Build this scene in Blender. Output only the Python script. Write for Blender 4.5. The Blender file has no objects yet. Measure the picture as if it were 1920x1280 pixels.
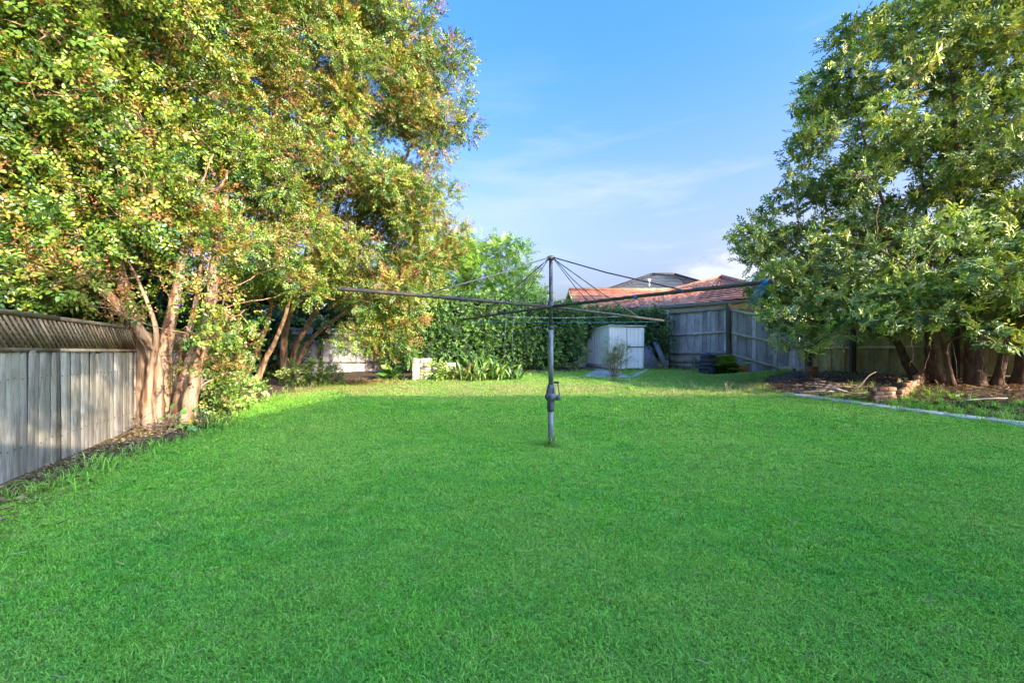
import bpy, math, random
import numpy as np
from mathutils import Vector, Matrix

random.seed(7)
rng = np.random.default_rng(11)
S = bpy.context.scene
COL = S.collection

# ------------------------------------------------------------------ camera
CAMH, FPX, HOR = 1.2, 800.0, 660.0
cam = bpy.data.cameras.new('camera')
cam.lens, cam.sensor_width = 36 * FPX / 1920, 36
cam.shift_y = (HOR - 640) / 1920
cam.clip_start, cam.clip_end = 0.05, 3000
camo = bpy.data.objects.new('camera', cam); COL.objects.link(camo)
camo.location = (0, 0, CAMH); camo.rotation_euler = (math.radians(90), 0, 0)
S.camera = camo

# ------------------------------------------------------------------ sky and sun
SDIR = Vector((-1.2, 1.0, -0.56)).normalized()
SEL = math.asin(-SDIR.z); SROT = math.atan2(-SDIR.x, -SDIR.y)
W = bpy.data.worlds.new('World'); S.world = W; W.use_nodes = True
nt = W.node_tree; nt.nodes.clear()
wo = nt.nodes.new('ShaderNodeOutputWorld'); bg = nt.nodes.new('ShaderNodeBackground')
sk = nt.nodes.new('ShaderNodeTexSky'); sk.sky_type = 'NISHITA'; sk.sun_disc = False
sk.sun_elevation = SEL; sk.sun_rotation = SROT
sk.air_density = 1.0; sk.dust_density = 9.0; sk.ozone_density = 2.5
gm = nt.nodes.new('ShaderNodeGamma'); gm.inputs[1].default_value = 1.0
hsv = nt.nodes.new('ShaderNodeHueSaturation'); hsv.inputs['Saturation'].default_value = 1.0
tint = nt.nodes.new('ShaderNodeMixRGB'); tint.blend_type = 'MULTIPLY'; tint.inputs[2].default_value = (0.36, 0.86, 1.35, 1)
tr_ = nt.nodes.new('ShaderNodeMapRange'); tr_.interpolation_type = 'SMOOTHSTEP'; tr_.inputs[1].default_value = 0.14; tr_.inputs[2].default_value = 0.62
bg.inputs['Strength'].default_value = 0.135
tc = nt.nodes.new('ShaderNodeTexCoord')
mp = nt.nodes.new('ShaderNodeMapping'); mp.inputs['Scale'].default_value = (1.6, 1.6, 9.0)
mp.inputs['Location'].default_value = (0.35, 0.2, 0.55)
ns = nt.nodes.new('ShaderNodeTexNoise'); ns.inputs['Scale'].default_value = 1.7; ns.inputs['Detail'].default_value = 7; ns.inputs['Roughness'].default_value = 0.55
rp = nt.nodes.new('ShaderNodeValToRGB'); rp.color_ramp.elements[0].position = 0.54; rp.color_ramp.elements[1].position = 0.74
sx = nt.nodes.new('ShaderNodeSeparateXYZ')
mr = nt.nodes.new('ShaderNodeMapRange'); mr.inputs[1].default_value = 0.02; mr.inputs[2].default_value = 0.6; mr.inputs[3].default_value = 0.9; mr.inputs[4].default_value = 0.0
ml = nt.nodes.new('ShaderNodeMath'); ml.operation = 'MULTIPLY'; ml.use_clamp = True
mx = nt.nodes.new('ShaderNodeMixRGB'); mx.inputs[2].default_value = (1.35, 1.45, 1.75, 1)
L = nt.links.new
L(tc.outputs['Generated'], mp.inputs[0]); L(mp.outputs[0], ns.inputs['Vector']); L(ns.outputs['Fac'], rp.inputs[0])
L(tc.outputs['Generated'], sx.inputs[0]); L(sx.outputs['Z'], mr.inputs[0])

def cloud(px, py, wx, wy, amt):
    c = Vector(((px - 960) / FPX, 1.0, -(py - HOR) / FPX)).normalized()
    sb_ = nt.nodes.new('ShaderNodeVectorMath'); sb_.operation = 'SUBTRACT'; sb_.inputs[1].default_value = c
    sc_ = nt.nodes.new('ShaderNodeVectorMath'); sc_.operation = 'MULTIPLY'; sc_.inputs[1].default_value = (FPX / wx, FPX / wx, FPX / wy)
    ln_2 = nt.nodes.new('ShaderNodeVectorMath'); ln_2.operation = 'LENGTH'
    m_ = nt.nodes.new('ShaderNodeMapRange'); m_.interpolation_type = 'SMOOTHSTEP'; m_.inputs[1].default_value = 1.0; m_.inputs[2].default_value = 0.1; m_.inputs[4].default_value = amt
    L(tc.outputs['Generated'], sb_.inputs[0]); L(sb_.outputs[0], sc_.inputs[0]); L(sc_.outputs[0], ln_2.inputs[0]); L(ln_2.outputs['Value'], m_.inputs[0])
    nz = nt.nodes.new('ShaderNodeTexNoise'); nz.inputs['Scale'].default_value = 2.2; nz.inputs['Detail'].default_value = 7; nz.inputs['Roughness'].default_value = 0.6
    L(sc_.outputs[0], nz.inputs['Vector']); q_ = nt.nodes.new('ShaderNodeMapRange'); q_.inputs[1].default_value = 0.32; q_.inputs[2].default_value = 0.62; L(nz.outputs['Fac'], q_.inputs[0])
    w_ = nt.nodes.new('ShaderNodeMath'); w_.operation = 'MULTIPLY'; L(m_.outputs[0], w_.inputs[0]); L(q_.outputs[0], w_.inputs[1]); return w_.outputs[0]
acc = rp.outputs[0]
for cl in [(1000, 370, 330, 70, .65), (1130, 350, 220, 45, .65), (900, 420, 260, 60, .35), (1380, 505, 120, 50, 2.2)]:
    a_ = nt.nodes.new('ShaderNodeMath'); a_.operation = 'ADD'; L(acc, a_.inputs[0]); L(cloud(*cl), a_.inputs[1]); acc = a_.outputs[0]
L(acc, ml.inputs[0]); L(mr.outputs[0], ml.inputs[1]); L(ml.outputs[0], mx.inputs[0])
L(sk.outputs[0], gm.inputs[0]); gt = nt.nodes.new('ShaderNodeMixRGB'); gt.blend_type = 'MULTIPLY'; gt.inputs[0].default_value = 1; gt.inputs[2].default_value = (0.92, 0.84, 0.96, 1); L(gm.outputs[0], gt.inputs[1]); L(gt.outputs[0], hsv.inputs['Color']); L(sx.outputs['Z'], tr_.inputs[0]); L(tr_.outputs[0], tint.inputs[0]); L(hsv.outputs[0], tint.inputs[1]); L(tint.outputs[0], mx.inputs[1]); L(mx.outputs[0], bg.inputs['Color']); L(bg.outputs[0], wo.inputs[0])

sun = bpy.data.lights.new('sun', 'SUN'); sun.energy = 2.2; sun.angle = math.radians(0.5); sun.color = (1.0, 0.86, 0.66)
suno = bpy.data.objects.new('sun', sun); COL.objects.link(suno)
suno.rotation_euler = SDIR.to_track_quat('-Z', 'Y').to_euler(); suno.location = (8, -8, 12)

S.view_settings.view_transform = 'Standard'; S.view_settings.look = 'None'
S.view_settings.gamma = 1.0; S.view_settings.use_curve_mapping = False
S.view_settings.exposure = 2.35
cy = S.cycles
cy.max_bounces = 5; cy.diffuse_bounces = 3; cy.glossy_bounces = 1; cy.transmission_bounces = 2; cy.transparent_max_bounces = 4
cy.use_denoising = True; cy.use_adaptive_sampling = True; cy.adaptive_threshold = 0.025; cy.caustics_reflective = False; cy.caustics_refractive = False
cy.sample_clamp_indirect = 6.0

# ------------------------------------------------------------------ helpers
def P(px, py, d):
    return np.array([(px - 960) / FPX * d, d, CAMH - (py - HOR) / FPX * d])

def sstep(a, b, x):
    t = np.clip((x - a) / (b - a), 0, 1); return t * t * (3 - 2 * t)

E1, E2 = np.array([6.35, 9.6]), np.array([8.2, 6.35])       # concrete edging line
ED = (E2 - E1) / np.linalg.norm(E2 - E1); EN = np.array([-ED[1], ED[0]])   # EN points into the bed
def g(x, y):
    x = np.asarray(x, float); y = np.asarray(y, float)
    z = 0.06 * np.clip(y - 6, 0, 10) + 0.012 * np.sin(x * 1.3 + 1) * np.sin(y * 0.9)
    d = (x - E1[0]) * EN[0] + (y - E1[1]) * EN[1]
    z = z + 0.25 * sstep(0.2, 2.6, d) * sstep(2, 5, y) * (1 - sstep(12.2, 13.6, y)) * (1 - sstep(5, 9, d))
    fx = -4.43 - 0.45 * (y - 3.69)
    z = z + 0.07 * (1 - sstep(0.1, 1.2, np.abs(x - fx - 0.1))) * sstep(2, 4, y)
    return z

WL = {}
def tag(o, label=None, cat=None, group=None, kind=None):
    if label: o['label'] = label
    if cat: o['category'] = cat
    if group: o['group'] = group
    if kind: o['kind'] = kind
    return o
def empty(name, loc, label, cat, group=None):
    o = bpy.data.objects.new(name, None); COL.objects.link(o)
    o.empty_display_size = 0.2
    o.location = loc; WL[o.name] = Vector(loc)
    return tag(o, label, cat, group)
def put(name, me, loc, parent=None, rot=None, scl=None):
    o = bpy.data.objects.new(name, me); COL.objects.link(o)
    loc = Vector([float(v) for v in loc]); WL[o.name] = loc
    if parent is not None:
        o.parent = parent; o.location = loc - WL[parent.name]
    else: o.location = loc
    if rot is not None: o.rotation_euler = rot
    if scl is not None: o.scale = scl
    return o
def npmesh(name, V, F, mat=None, col=None, smooth=False):
    """V (n,3); F (m,k) array of equal-size faces or list of such arrays"""
    Fs = F if isinstance(F, list) else [F]
    Fs = [np.asarray(f, np.int32) for f in Fs if len(f)]
    me = bpy.data.meshes.new(name)
    V = np.asarray(V, np.float32)
    me.vertices.add(len(V)); me.vertices.foreach_set('co', V.ravel())
    tot = sum(f.size for f in Fs); me.loops.add(tot)
    me.loops.foreach_set('vertex_index', np.concatenate([f.ravel() for f in Fs]))
    npoly = sum(len(f) for f in Fs); me.polygons.add(npoly)
    st, cur = [], 0
    for f in Fs:
        st.append(cur + np.arange(len(f)) * f.shape[1]); cur += f.size
    me.polygons.foreach_set('loop_start', np.concatenate(st).astype(np.int32))
    if col is not None:
        a = me.color_attributes.new('Col', 'FLOAT_COLOR', 'POINT')
        c = np.ones((len(V), 4), np.float32); c[:, :3] = col; a.data.foreach_set('color', c.ravel())
    if smooth: me.polygons.foreach_set('use_smooth', np.ones(npoly, bool))
    me.update(calc_edges=True); me.validate()
    if mat: me.materials.append(mat)
    return me
class MB:
    def __init__(s): s.v, s.q, s.t, s.n = [], [], [], 0
    def add(s, v, q=None, t=None):
        v = np.asarray(v, float).reshape(-1, 3)
        if q is not None and len(q): s.q.append(np.asarray(q, int) + s.n)
        if t is not None and len(t): s.t.append(np.asarray(t, int) + s.n)
        s.v.append(v); s.n += len(v); return s
    def box(s, lo, hi, M=None):
        lo, hi = np.array(lo, float), np.array(hi, float)
        v = np.array([[(lo, hi)[i & 1][0], (lo, hi)[i >> 1 & 1][1], (lo, hi)[i >> 2 & 1][2]] for i in range(8)])
        if M is not None: v = v @ np.array(M)[:3, :3].T + np.array(M)[:3, 3]
        return s.add(v, [(0, 2, 3, 1), (4, 5, 7, 6), (0, 1, 5, 4), (2, 6, 7, 3), (0, 4, 6, 2), (1, 3, 7, 5)])
    def bar(s, a, b, w, h, up=(0, 0, 1)):
        a, b = np.array(a, float), np.array(b, float); d = b - a; l = np.linalg.norm(d); d /= l
        u = np.cross(np.array(up, float), d); u /= np.linalg.norm(u); n = np.cross(d, u)
        M = np.eye(4); M[:3, 0], M[:3, 1], M[:3, 2], M[:3, 3] = d, u, n, a
        return s.box((0, -w / 2, -h / 2), (l, w / 2, h / 2), M)
    def tube(s, pts, rad, seg=6, cap=True, lump=0.0):
        pts = np.asarray(pts, float); n = len(pts)
        rad = np.broadcast_to(np.asarray(rad, float), (n,))
        tg = np.gradient(pts, axis=0); tg /= np.linalg.norm(tg, axis=1)[:, None] + 1e-9
        ref = np.array([0.31, 0.17, 0.93]) if abs(tg[:, 2]).mean() < 0.7 else np.array([1, 0.2, 0.1])
        u = np.cross(tg, ref); u /= np.linalg.norm(u, axis=1)[:, None]; w = np.cross(tg, u)
        a = np.arange(seg) / seg * 2 * math.pi
        rr = rad[:, None] * (1 + (lump * rng.standard_normal((1, seg)) + 0.3 * lump * rng.standard_normal((n, seg)) if lump else 0))
        v = pts[:, None] + rr[..., None] * (np.cos(a)[None, :, None] * u[:, None] + np.sin(a)[None, :, None] * w[:, None])
        i = np.arange(n - 1)[:, None] * seg; j = np.arange(seg)[None]; k = (j + 1) % seg
        q = np.stack([i + j, i + k, i + seg + k, i + seg + j], -1).reshape(-1, 4)
        t = []
        if cap:
            v = np.concatenate([v.reshape(-1, 3), pts[[0, -1]]])
            o = n * seg
            t = [(o, (jj + 1) % seg, jj) for jj in range(seg)] + [(o + 1, (n - 1) * seg + jj, (n - 1) * seg + (jj + 1) % seg) for jj in range(seg)]
        return s.add(v.reshape(-1, 3), q, t)
    def lathe(s, prof, c=(0, 0, 0), seg=20):
        prof = np.asarray(prof, float); n = len(prof); a = np.arange(seg) / seg * 2 * math.pi
        v = np.stack([prof[:, None, 0] * np.cos(a), prof[:, None, 0] * np.sin(a), np.broadcast_to(prof[:, None, 1], (n, seg))], -1) + np.array(c)
        i = np.arange(n - 1)[:, None] * seg; j = np.arange(seg)[None]; k = (j + 1) % seg
        return s.add(v.reshape(-1, 3), np.stack([i + j, i + k, i + seg + k, i + seg + j], -1).reshape(-1, 4))
    def mesh(s, name, mat, smooth=False, org=(0, 0, 0), col=None):
        V = np.concatenate(s.v) - np.array(org, float)
        F = []
        if s.q: F.append(np.concatenate(s.q))
        if s.t: F.append(np.concatenate(s.t))
        return npmesh(name, V, F, mat, col, smooth)
    def obj(s, name, mat, parent=None, org=None, smooth=False, col=None):
        if org is None: org = WL[parent.name] if parent is not None else s.v[0][0]
        return put(name, s.mesh(name, mat, smooth, org, col), org, parent)

def smoothline(pts, n=6):
    pts = np.asarray(pts, float)
    if len(pts) < 3:
        t = np.linspace(0, 1, n + 1)[:, None]; return pts[0] * (1 - t) + pts[-1] * t
    p = np.concatenate([[2 * pts[0] - pts[1]], pts, [2 * pts[-1] - pts[-2]]]); out = []
    for i in range(1, len(p) - 2):
        for t in np.arange(n) / n:
            a, b, c, d = p[i - 1:i + 3]
            out.append(0.5 * (2 * b + (c - a) * t + (2 * a - 5 * b + 4 * c - d) * t * t + (3 * b - a - 3 * c + d) * t ** 3))
    out.append(pts[-1]); return np.array(out)

# ------------------------------------------------------------------ materials
def newmat(name):
    m = bpy.data.materials.new(name); m.use_nodes = True; n = m.node_tree; n.nodes.clear()
    o = n.nodes.new('ShaderNodeOutputMaterial'); return m, n, o
def N(n, t, **kw):
    x = n.nodes.new('ShaderNode' + t)
    for k, v in kw.items(): setattr(x, k, v)
    return x
def ramp(n, fac, stops):
    r = N(n, 'ValToRGB'); e = r.color_ramp.elements
    while len(e) < len(stops): e.new(0.5)
    for el, (p, c) in zip(e, stops): el.position = p; el.color = (*c, 1)
    n.links.new(fac, r.inputs[0]); return r.outputs[0]
def noise(n, vec, scale, detail=4, rough=0.55, mscale=None):
    if mscale is not None:
        mp = N(n, 'Mapping'); mp.inputs['Scale'].default_value = mscale; n.links.new(vec, mp.inputs[0]); vec = mp.outputs[0]
    t = N(n, 'TexNoise'); t.inputs['Scale'].default_value = scale; t.inputs['Detail'].default_value = detail; t.inputs['Roughness'].default_value = rough
    n.links.new(vec, t.inputs['Vector']); return t.outputs['Fac']
def mixc(n, fac, a, b, mode='MIX'):
    m = N(n, 'MixRGB', blend_type=mode)
    for i, v in ((0, fac), (1, a), (2, b)):
        if hasattr(v, 'is_output'): n.links.new(v, m.inputs[i])
        else: m.inputs[i].default_value = v if i == 0 else (*v, 1)
    return m.outputs[0]
def pbr(n, o, color, rough=0.8, metal=0.0, bump=None, bstr=0.3, bdist=0.01, spec=0.3):
    b = N(n, 'BsdfPrincipled'); b.inputs['Roughness'].default_value = rough; b.inputs['Metallic'].default_value = metal
    b.inputs['Specular IOR Level'].default_value = spec
    if hasattr(color, 'is_output'): n.links.new(color, b.inputs['Base Color'])
    else: b.inputs['Base Color'].default_value = (*color, 1)
    if bump is not None:
        bp = N(n, 'Bump'); bp.inputs['Strength'].default_value = bstr; bp.inputs['Distance'].default_value = bdist
        n.links.new(bump, bp.inputs['Height']); n.links.new(bp.outputs[0], b.inputs['Normal'])
    n.links.new(b.outputs[0], o.inputs[0]); return b
def geopos(n): return N(n, 'NewGeometry').outputs['Position']

def mat_simple(name, c1, c2, scale=4, rough=0.8, metal=0, bstr=0.3, mscale=None, stops=(0.35, 0.65), bdist=0.01, rnd=0.0, spec=0.3):
    m, n, o = newmat(name); v = geopos(n)
    f = noise(n, v, scale, 5, 0.6, mscale)
    c = ramp(n, f, [(stops[0], c1), (stops[1], c2)])
    if rnd:
        oi = N(n, 'ObjectInfo'); hs = N(n, 'HueSaturation'); mr = N(n, 'MapRange')
        mr.inputs[3].default_value = 1 - rnd; mr.inputs[4].default_value = 1 + rnd
        n.links.new(oi.outputs['Random'], mr.inputs[0]); n.links.new(mr.outputs[0], hs.inputs['Value']); n.links.new(c, hs.inputs['Color']); c = hs.outputs[0]
    f2 = noise(n, v, scale * 6, 4, 0.6, mscale)
    pbr(n, o, c, rough, metal, f2, bstr, bdist, spec); return m

def mat_wood(name, dark, mid, light, moss=None, mosslo=0.0, mosshi=1.2, mossamt=0.6):
    m, n, o = newmat(name); v = geopos(n)
    oi = N(n, 'ObjectInfo'); cx = N(n, 'CombineXYZ'); mu = N(n, 'Math', operation='MULTIPLY'); mu.inputs[1].default_value = 37.0
    n.links.new(oi.outputs['Random'], mu.inputs[0]); n.links.new(mu.outputs[0], cx.inputs[0]); n.links.new(mu.outputs[0], cx.inputs[1])
    ad = N(n, 'VectorMath', operation='ADD'); n.links.new(v, ad.inputs[0]); n.links.new(cx.outputs[0], ad.inputs[1]); v2 = ad.outputs[0]
    grain = noise(n, v2, 9, 6, 0.65, (9, 9, 0.7))
    patch = noise(n, v2, 2.2, 4, 0.6, (1.5, 1.5, 0.6))
    c = ramp(n, grain, [(0.3, dark), (0.52, mid), (0.75, light)])
    c = mixc(n, 0.42, c, ramp(n, patch, [(0.35, tuple(0.45 * x for x in mid)), (0.62, tuple(min(1, 1.15 * x) for x in light))]), 'MIX')
    hs = N(n, 'HueSaturation'); mr = N(n, 'MapRange'); mr.inputs[3].default_value = 0.62; mr.inputs[4].default_value = 1.25
    n.links.new(oi.outputs['Random'], mr.inputs[0]); n.links.new(mr.outputs[0], hs.inputs['Value']); n.links.new(c, hs.inputs['Color']); c = hs.outputs[0]
    if moss:
        mn = noise(n, v, 3.5, 5, 0.65)
        c = mixc(n, ramp(n, mn, [(0.42, (0, 0, 0)), (0.7, (mossamt,) * 3)]), c, moss)
    pbr(n, o, c, 0.9, 0, grain, 0.5, 0.006, 0.15); return m

def mat_leaf(name, trans=0.32, gloss=0.06, rough=0.38, tint=(1.15, 1.1, 0.55), inst=False):
    m, n, o = newmat(name)
    at = N(n, 'Attribute', attribute_name='Col')
    df = N(n, 'BsdfDiffuse'); tr = N(n, 'BsdfTranslucent'); gl = N(n, 'BsdfGlossy'); gl.inputs['Roughness'].default_value = rough
    gl.inputs['Color'].default_value = (1, 1, 1, 1)
    lc = at.outputs['Color']
    if inst:
        it = N(n, 'Attribute', attribute_name='tint', attribute_type='INSTANCER'); lc = mixc(n, 1.0, lc, it.outputs['Color'], 'MULTIPLY')
    n.links.new(lc, df.inputs[0])
    n.links.new(mixc(n, 1.0, lc, tint, 'MULTIPLY'), tr.inputs[0])
    m1 = N(n, 'MixShader'); m1.inputs[0].default_value = trans; n.links.new(df.outputs[0], m1.inputs[1]); n.links.new(tr.outputs[0], m1.inputs[2])
    m2 = N(n, 'MixShader'); m2.inputs[0].default_value = gloss; n.links.new(m1.outputs[0], m2.inputs[1]); n.links.new(gl.outputs[0], m2.inputs[2])
    n.links.new(m2.outputs[0], o.inputs[0]); return m

M = {}
M['leaf'] = mat_leaf('leaf', 0.22, 0.04)
M['leaf_i'] = mat_leaf('leaf_i', 0.22, 0.04, inst=True); M['leaf_gloss_i'] = mat_leaf('leaf_gloss_i', 0.22, 0.05, 0.4, inst=True); M['hedge_leaf_i'] = mat_leaf('hedge_leaf_i', 0.2, 0.04, 0.4, inst=True)
M['leaf_gloss'] = mat_leaf('leaf_gloss', 0.22, 0.05, 0.4)
M['hedge_leaf'] = mat_leaf('hedge_leaf', 0.2, 0.04, 0.4)
M['bark_myrtle'] = mat_simple('bark_myrtle', (0.15, 0.07, 0.035), (0.44, 0.29, 0.18), 4, 0.85, 0, 0.8, (3.5, 3.5, 0.35), (0.38, 0.6))
M['bark_dark'] = mat_simple('bark_dark', (0.07, 0.04, 0.028), (0.17, 0.105, 0.07), 6, 0.9, 0, 0.6, (2, 2, 0.6))
M['bark_grey'] = mat_simple('bark_grey', (0.12, 0.09, 0.06), (0.3, 0.24, 0.17), 6, 0.9, 0, 0.6, (2, 2, 0.6))
M['bark_red'] = mat_simple('bark_red', (0.12, 0.05, 0.035), (0.26, 0.12, 0.08), 6, 0.9, 0, 0.8, (2, 2, 0.5))
M['wood_left'] = mat_wood('wood_left', (0.07, 0.056, 0.045), (0.32, 0.275, 0.225), (0.58, 0.52, 0.44), (0.20, 0.18, 0.09), mossamt=0.4)
M['wood_lattice'] = mat_wood('wood_lattice', (0.13, 0.08, 0.045), (0.27, 0.18, 0.10), (0.42, 0.31, 0.20))
M['wood_grey'] = mat_wood('wood_grey', (0.22, 0.19, 0.185), (0.50, 0.455, 0.46), (0.70, 0.66, 0.67), (0.22, 0.22, 0.12), mossamt=0.35)
M['wood_moss'] = mat_wood('wood_moss', (0.20, 0.16, 0.08), (0.52, 0.43, 0.22), (0.70, 0.60, 0.34), (0.30, 0.28, 0.07), mossamt=0.6)
M['wood_post'] = mat_wood('wood_post', (0.05, 0.045, 0.035), (0.11, 0.095, 0.07), (0.20, 0.17, 0.13))
M['wood_pale'] = mat_wood('wood_pale', (0.28, 0.22, 0.15), (0.48, 0.40, 0.28), (0.62, 0.54, 0.40))
M['galv'] = mat_simple('galv', (0.13, 0.13, 0.15), (0.25, 0.245, 0.275), 14, 0.55, 0.2, 0.1, (1, 1, 0.4), spec=0.5)
M['galv_dark'] = mat_simple('galv_dark', (0.05, 0.052, 0.062), (0.11, 0.11, 0.13), 14, 0.5, 0.3, 0.1)
M['rust_steel'] = mat_simple('rust_steel', (0.05, 0.048, 0.05), (0.12, 0.09, 0.075), 9, 0.6, 0.3, 0.2)
M['cast'] = mat_simple('cast', (0.07, 0.07, 0.088), (0.16, 0.16, 0.19), 20, 0.5, 0.2, 0.3)
M['blue_cord'] = mat_simple('blue_cord', (0.02, 0.16, 0.42), (0.05, 0.28, 0.60), 30, 0.6)
M['teal_cord'] = mat_simple('teal_cord', (0.015, 0.08, 0.20), (0.03, 0.14, 0.26), 30, 0.6)
M['pale_cord'] = mat_simple('pale_cord', (0.35, 0.38, 0.36), (0.5, 0.52, 0.5), 30, 0.6)
M['shed'] = mat_simple('shed', (0.78, 0.79, 0.82), (0.87, 0.87, 0.89), 2.2, 0.45, 0.0, 0.08, (1, 1, 0.5), spec=0.4)
M['shed_trim'] = mat_simple('shed_trim', (0.55, 0.62, 0.58), (0.7, 0.75, 0.72), 3, 0.4, 0.1)
M['concrete'] = mat_simple('concrete', (0.27, 0.26, 0.25), (0.46, 0.45, 0.43), 5, 0.9, 0, 0.5, rnd=0.12)
M['concrete_pale'] = mat_simple('concrete_pale', (0.42, 0.375, 0.31), (0.70, 0.64, 0.55), 6, 0.9, 0, 0.5, rnd=0.12)
M['plinth'] = mat_simple('plinth', (0.18, 0.17, 0.12), (0.38, 0.35, 0.28), 4, 0.9, 0, 0.5, rnd=0.15)
M['stone'] = mat_simple('stone', (0.38, 0.31, 0.22), (0.60, 0.52, 0.40), 5, 0.9, 0, 0.6, rnd=0.12)
M['brick'] = mat_simple('brick', (0.19, 0.095, 0.05), (0.36, 0.20, 0.11), 7, 0.9, 0, 0.5, rnd=0.3)
M['mortar'] = mat_simple('mortar', (0.30, 0.26, 0.21), (0.42, 0.37, 0.30), 12, 0.95, 0, 0.5)
M['bin'] = mat_simple('bin', (0.028, 0.03, 0.038), (0.06, 0.062, 0.075), 6, 0.55, 0, 0.1)
M['terracotta'] = mat_simple('terracotta', (0.38, 0.09, 0.045), (0.55, 0.17, 0.08), 9, 0.8, 0, 0.3)
M['cream'] = mat_simple('cream', (0.70, 0.56, 0.22), (0.82, 0.68, 0.32), 2, 0.8)
M['white_trim'] = mat_simple('white_trim', (0.70, 0.70, 0.68), (0.82, 0.82, 0.80), 3, 0.6)
M['gutter'] = mat_simple('gutter', (0.16, 0.17, 0.12), (0.25, 0.25, 0.18), 3, 0.5)
M['tile_red'] = mat_simple('tile_red', (0.42, 0.145, 0.08), (0.64, 0.28, 0.17), 3.2, 0.75, 0, 0.4)
M['tile_grey'] = mat_simple('tile_grey', (0.015, 0.014, 0.016), (0.05, 0.045, 0.047), 3.5, 0.75, 0, 0.4)
M['glass'] = mat_simple('glass', (0.03, 0.035, 0.04), (0.05, 0.055, 0.06), 2, 0.1, 0, 0.0, spec=0.6)
M['stick'] = mat_simple('stick', (0.13, 0.085, 0.06), (0.34, 0.26, 0.20), 9, 0.9, 0, 0.5, rnd=0.2)
M['orange'] = mat_simple('orange', (0.75, 0.16, 0.02), (0.85, 0.25, 0.03), 30, 0.6)
M['purple'] = mat_simple('purple', (0.36, 0.14, 0.50), (0.5, 0.25, 0.62), 30, 0.6)
M['core'] = mat_simple('core', (0.012, 0.022, 0.008), (0.03, 0.05, 0.018), 5, 0.95)

def mat_ground():
    m, n, o = newmat('ground'); v = geopos(n)
    at = N(n, 'Attribute', attribute_name='Col'); sp = N(n, 'SeparateColor'); n.links.new(at.outputs['Color'], sp.inputs[0])
    grass = ramp(n, noise(n, v, 26, 5, 0.7), [(0.3, (0.17, 0.42, 0.05)), (0.7, (0.27, 0.60, 0.08))])
    soil = ramp(n, noise(n, v, 9, 6, 0.7), [(0.3, (0.055, 0.036, 0.022)), (0.55, (0.13, 0.088, 0.055)), (0.75, (0.22, 0.16, 0.10))])
    ed = N(n, 'Math', operation='ADD'); nz = noise(n, v, 5, 5, 0.7)
    sc = N(n, 'MapRange'); sc.inputs[3].default_value = -0.45; sc.inputs[4].default_value = 0.45; n.links.new(nz, sc.inputs[0])
    n.links.new(sp.outputs[0], ed.inputs[0]); n.links.new(sc.outputs[0], ed.inputs[1])
    f = ramp(n, ed.outputs[0], [(0.4, (0, 0, 0)), (0.6, (1, 1, 1))])
    pbr(n, o, mixc(n, f, grass, soil), 0.95, 0, noise(n, v, 40, 4, 0.7), 0.6, 0.02, 0.1); return m
M['ground'] = mat_ground()

def mat_grass():
    m, n, o = newmat('grass_blade'); v = geopos(n)
    oi = N(n, 'ObjectInfo')
    base = ramp(n, oi.outputs['Random'], [(0.0, (0.22, 0.54, 0.045)), (0.35, (0.29, 0.66, 0.06)), (0.7, (0.38, 0.74, 0.08)), (0.90, (0.54, 0.76, 0.15)), (0.97, (0.50, 0.52, 0.20))])
    big = noise(n, v, 0.55, 4, 0.6); mid = noise(n, v, 2.4, 4, 0.65)
    c = mixc(n, ramp(n, mid, [(0.38, (0, 0, 0)), (0.66, (0.8,) * 3)]), base, (0.22, 0.56, 0.085))
    c = mixc(n, ramp(n, big, [(0.42, (0, 0, 0)), (0.66, (0.7,) * 3)]), c, (0.50, 0.70, 0.12))
    sp = N(n, 'SeparateXYZ'); n.links.new(v, sp.inputs[0]); dry = N(n, 'MapRange'); dry.inputs[1].default_value = 8.9; dry.inputs[2].default_value = 10.0; dry.inputs[4].default_value = 0.9; n.links.new(sp.outputs['Y'], dry.inputs[0])  # drier grass, yellowed further: a band of sunlight put into the blade colour
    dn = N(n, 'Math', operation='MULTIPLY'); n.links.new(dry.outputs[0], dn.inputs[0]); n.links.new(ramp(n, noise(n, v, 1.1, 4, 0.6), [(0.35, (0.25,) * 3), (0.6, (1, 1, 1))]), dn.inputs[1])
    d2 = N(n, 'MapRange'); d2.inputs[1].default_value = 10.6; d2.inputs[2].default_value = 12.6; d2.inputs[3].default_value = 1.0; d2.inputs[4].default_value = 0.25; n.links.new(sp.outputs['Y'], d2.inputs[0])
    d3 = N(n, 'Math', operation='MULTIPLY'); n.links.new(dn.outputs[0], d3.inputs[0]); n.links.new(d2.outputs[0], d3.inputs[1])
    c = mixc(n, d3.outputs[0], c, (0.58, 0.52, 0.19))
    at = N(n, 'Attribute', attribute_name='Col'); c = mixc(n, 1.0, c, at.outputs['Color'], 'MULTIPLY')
    ge = N(n, 'NewGeometry'); vm = N(n, 'VectorMath', operation='ADD'); vm.inputs[1].default_value = (0, 0, 1.6); n.links.new(ge.outputs['Normal'], vm.inputs[0])
    nn = N(n, 'VectorMath', operation='NORMALIZE'); n.links.new(vm.outputs[0], nn.inputs[0])
    df = N(n, 'BsdfDiffuse'); tr = N(n, 'BsdfTranslucent'); n.links.new(c, df.inputs[0]); n.links.new(c, tr.inputs[0])
    n.links.new(nn.outputs[0], df.inputs['Normal'])
    mx = N(n, 'MixShader'); mx.inputs[0].default_value = 0.25; n.links.new(df.outputs[0], mx.inputs[1]); n.links.new(tr.outputs[0], mx.inputs[2])
    n.links.new(mx.outputs[0], o.inputs[0]); return m
M['grass'] = mat_grass()

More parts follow.
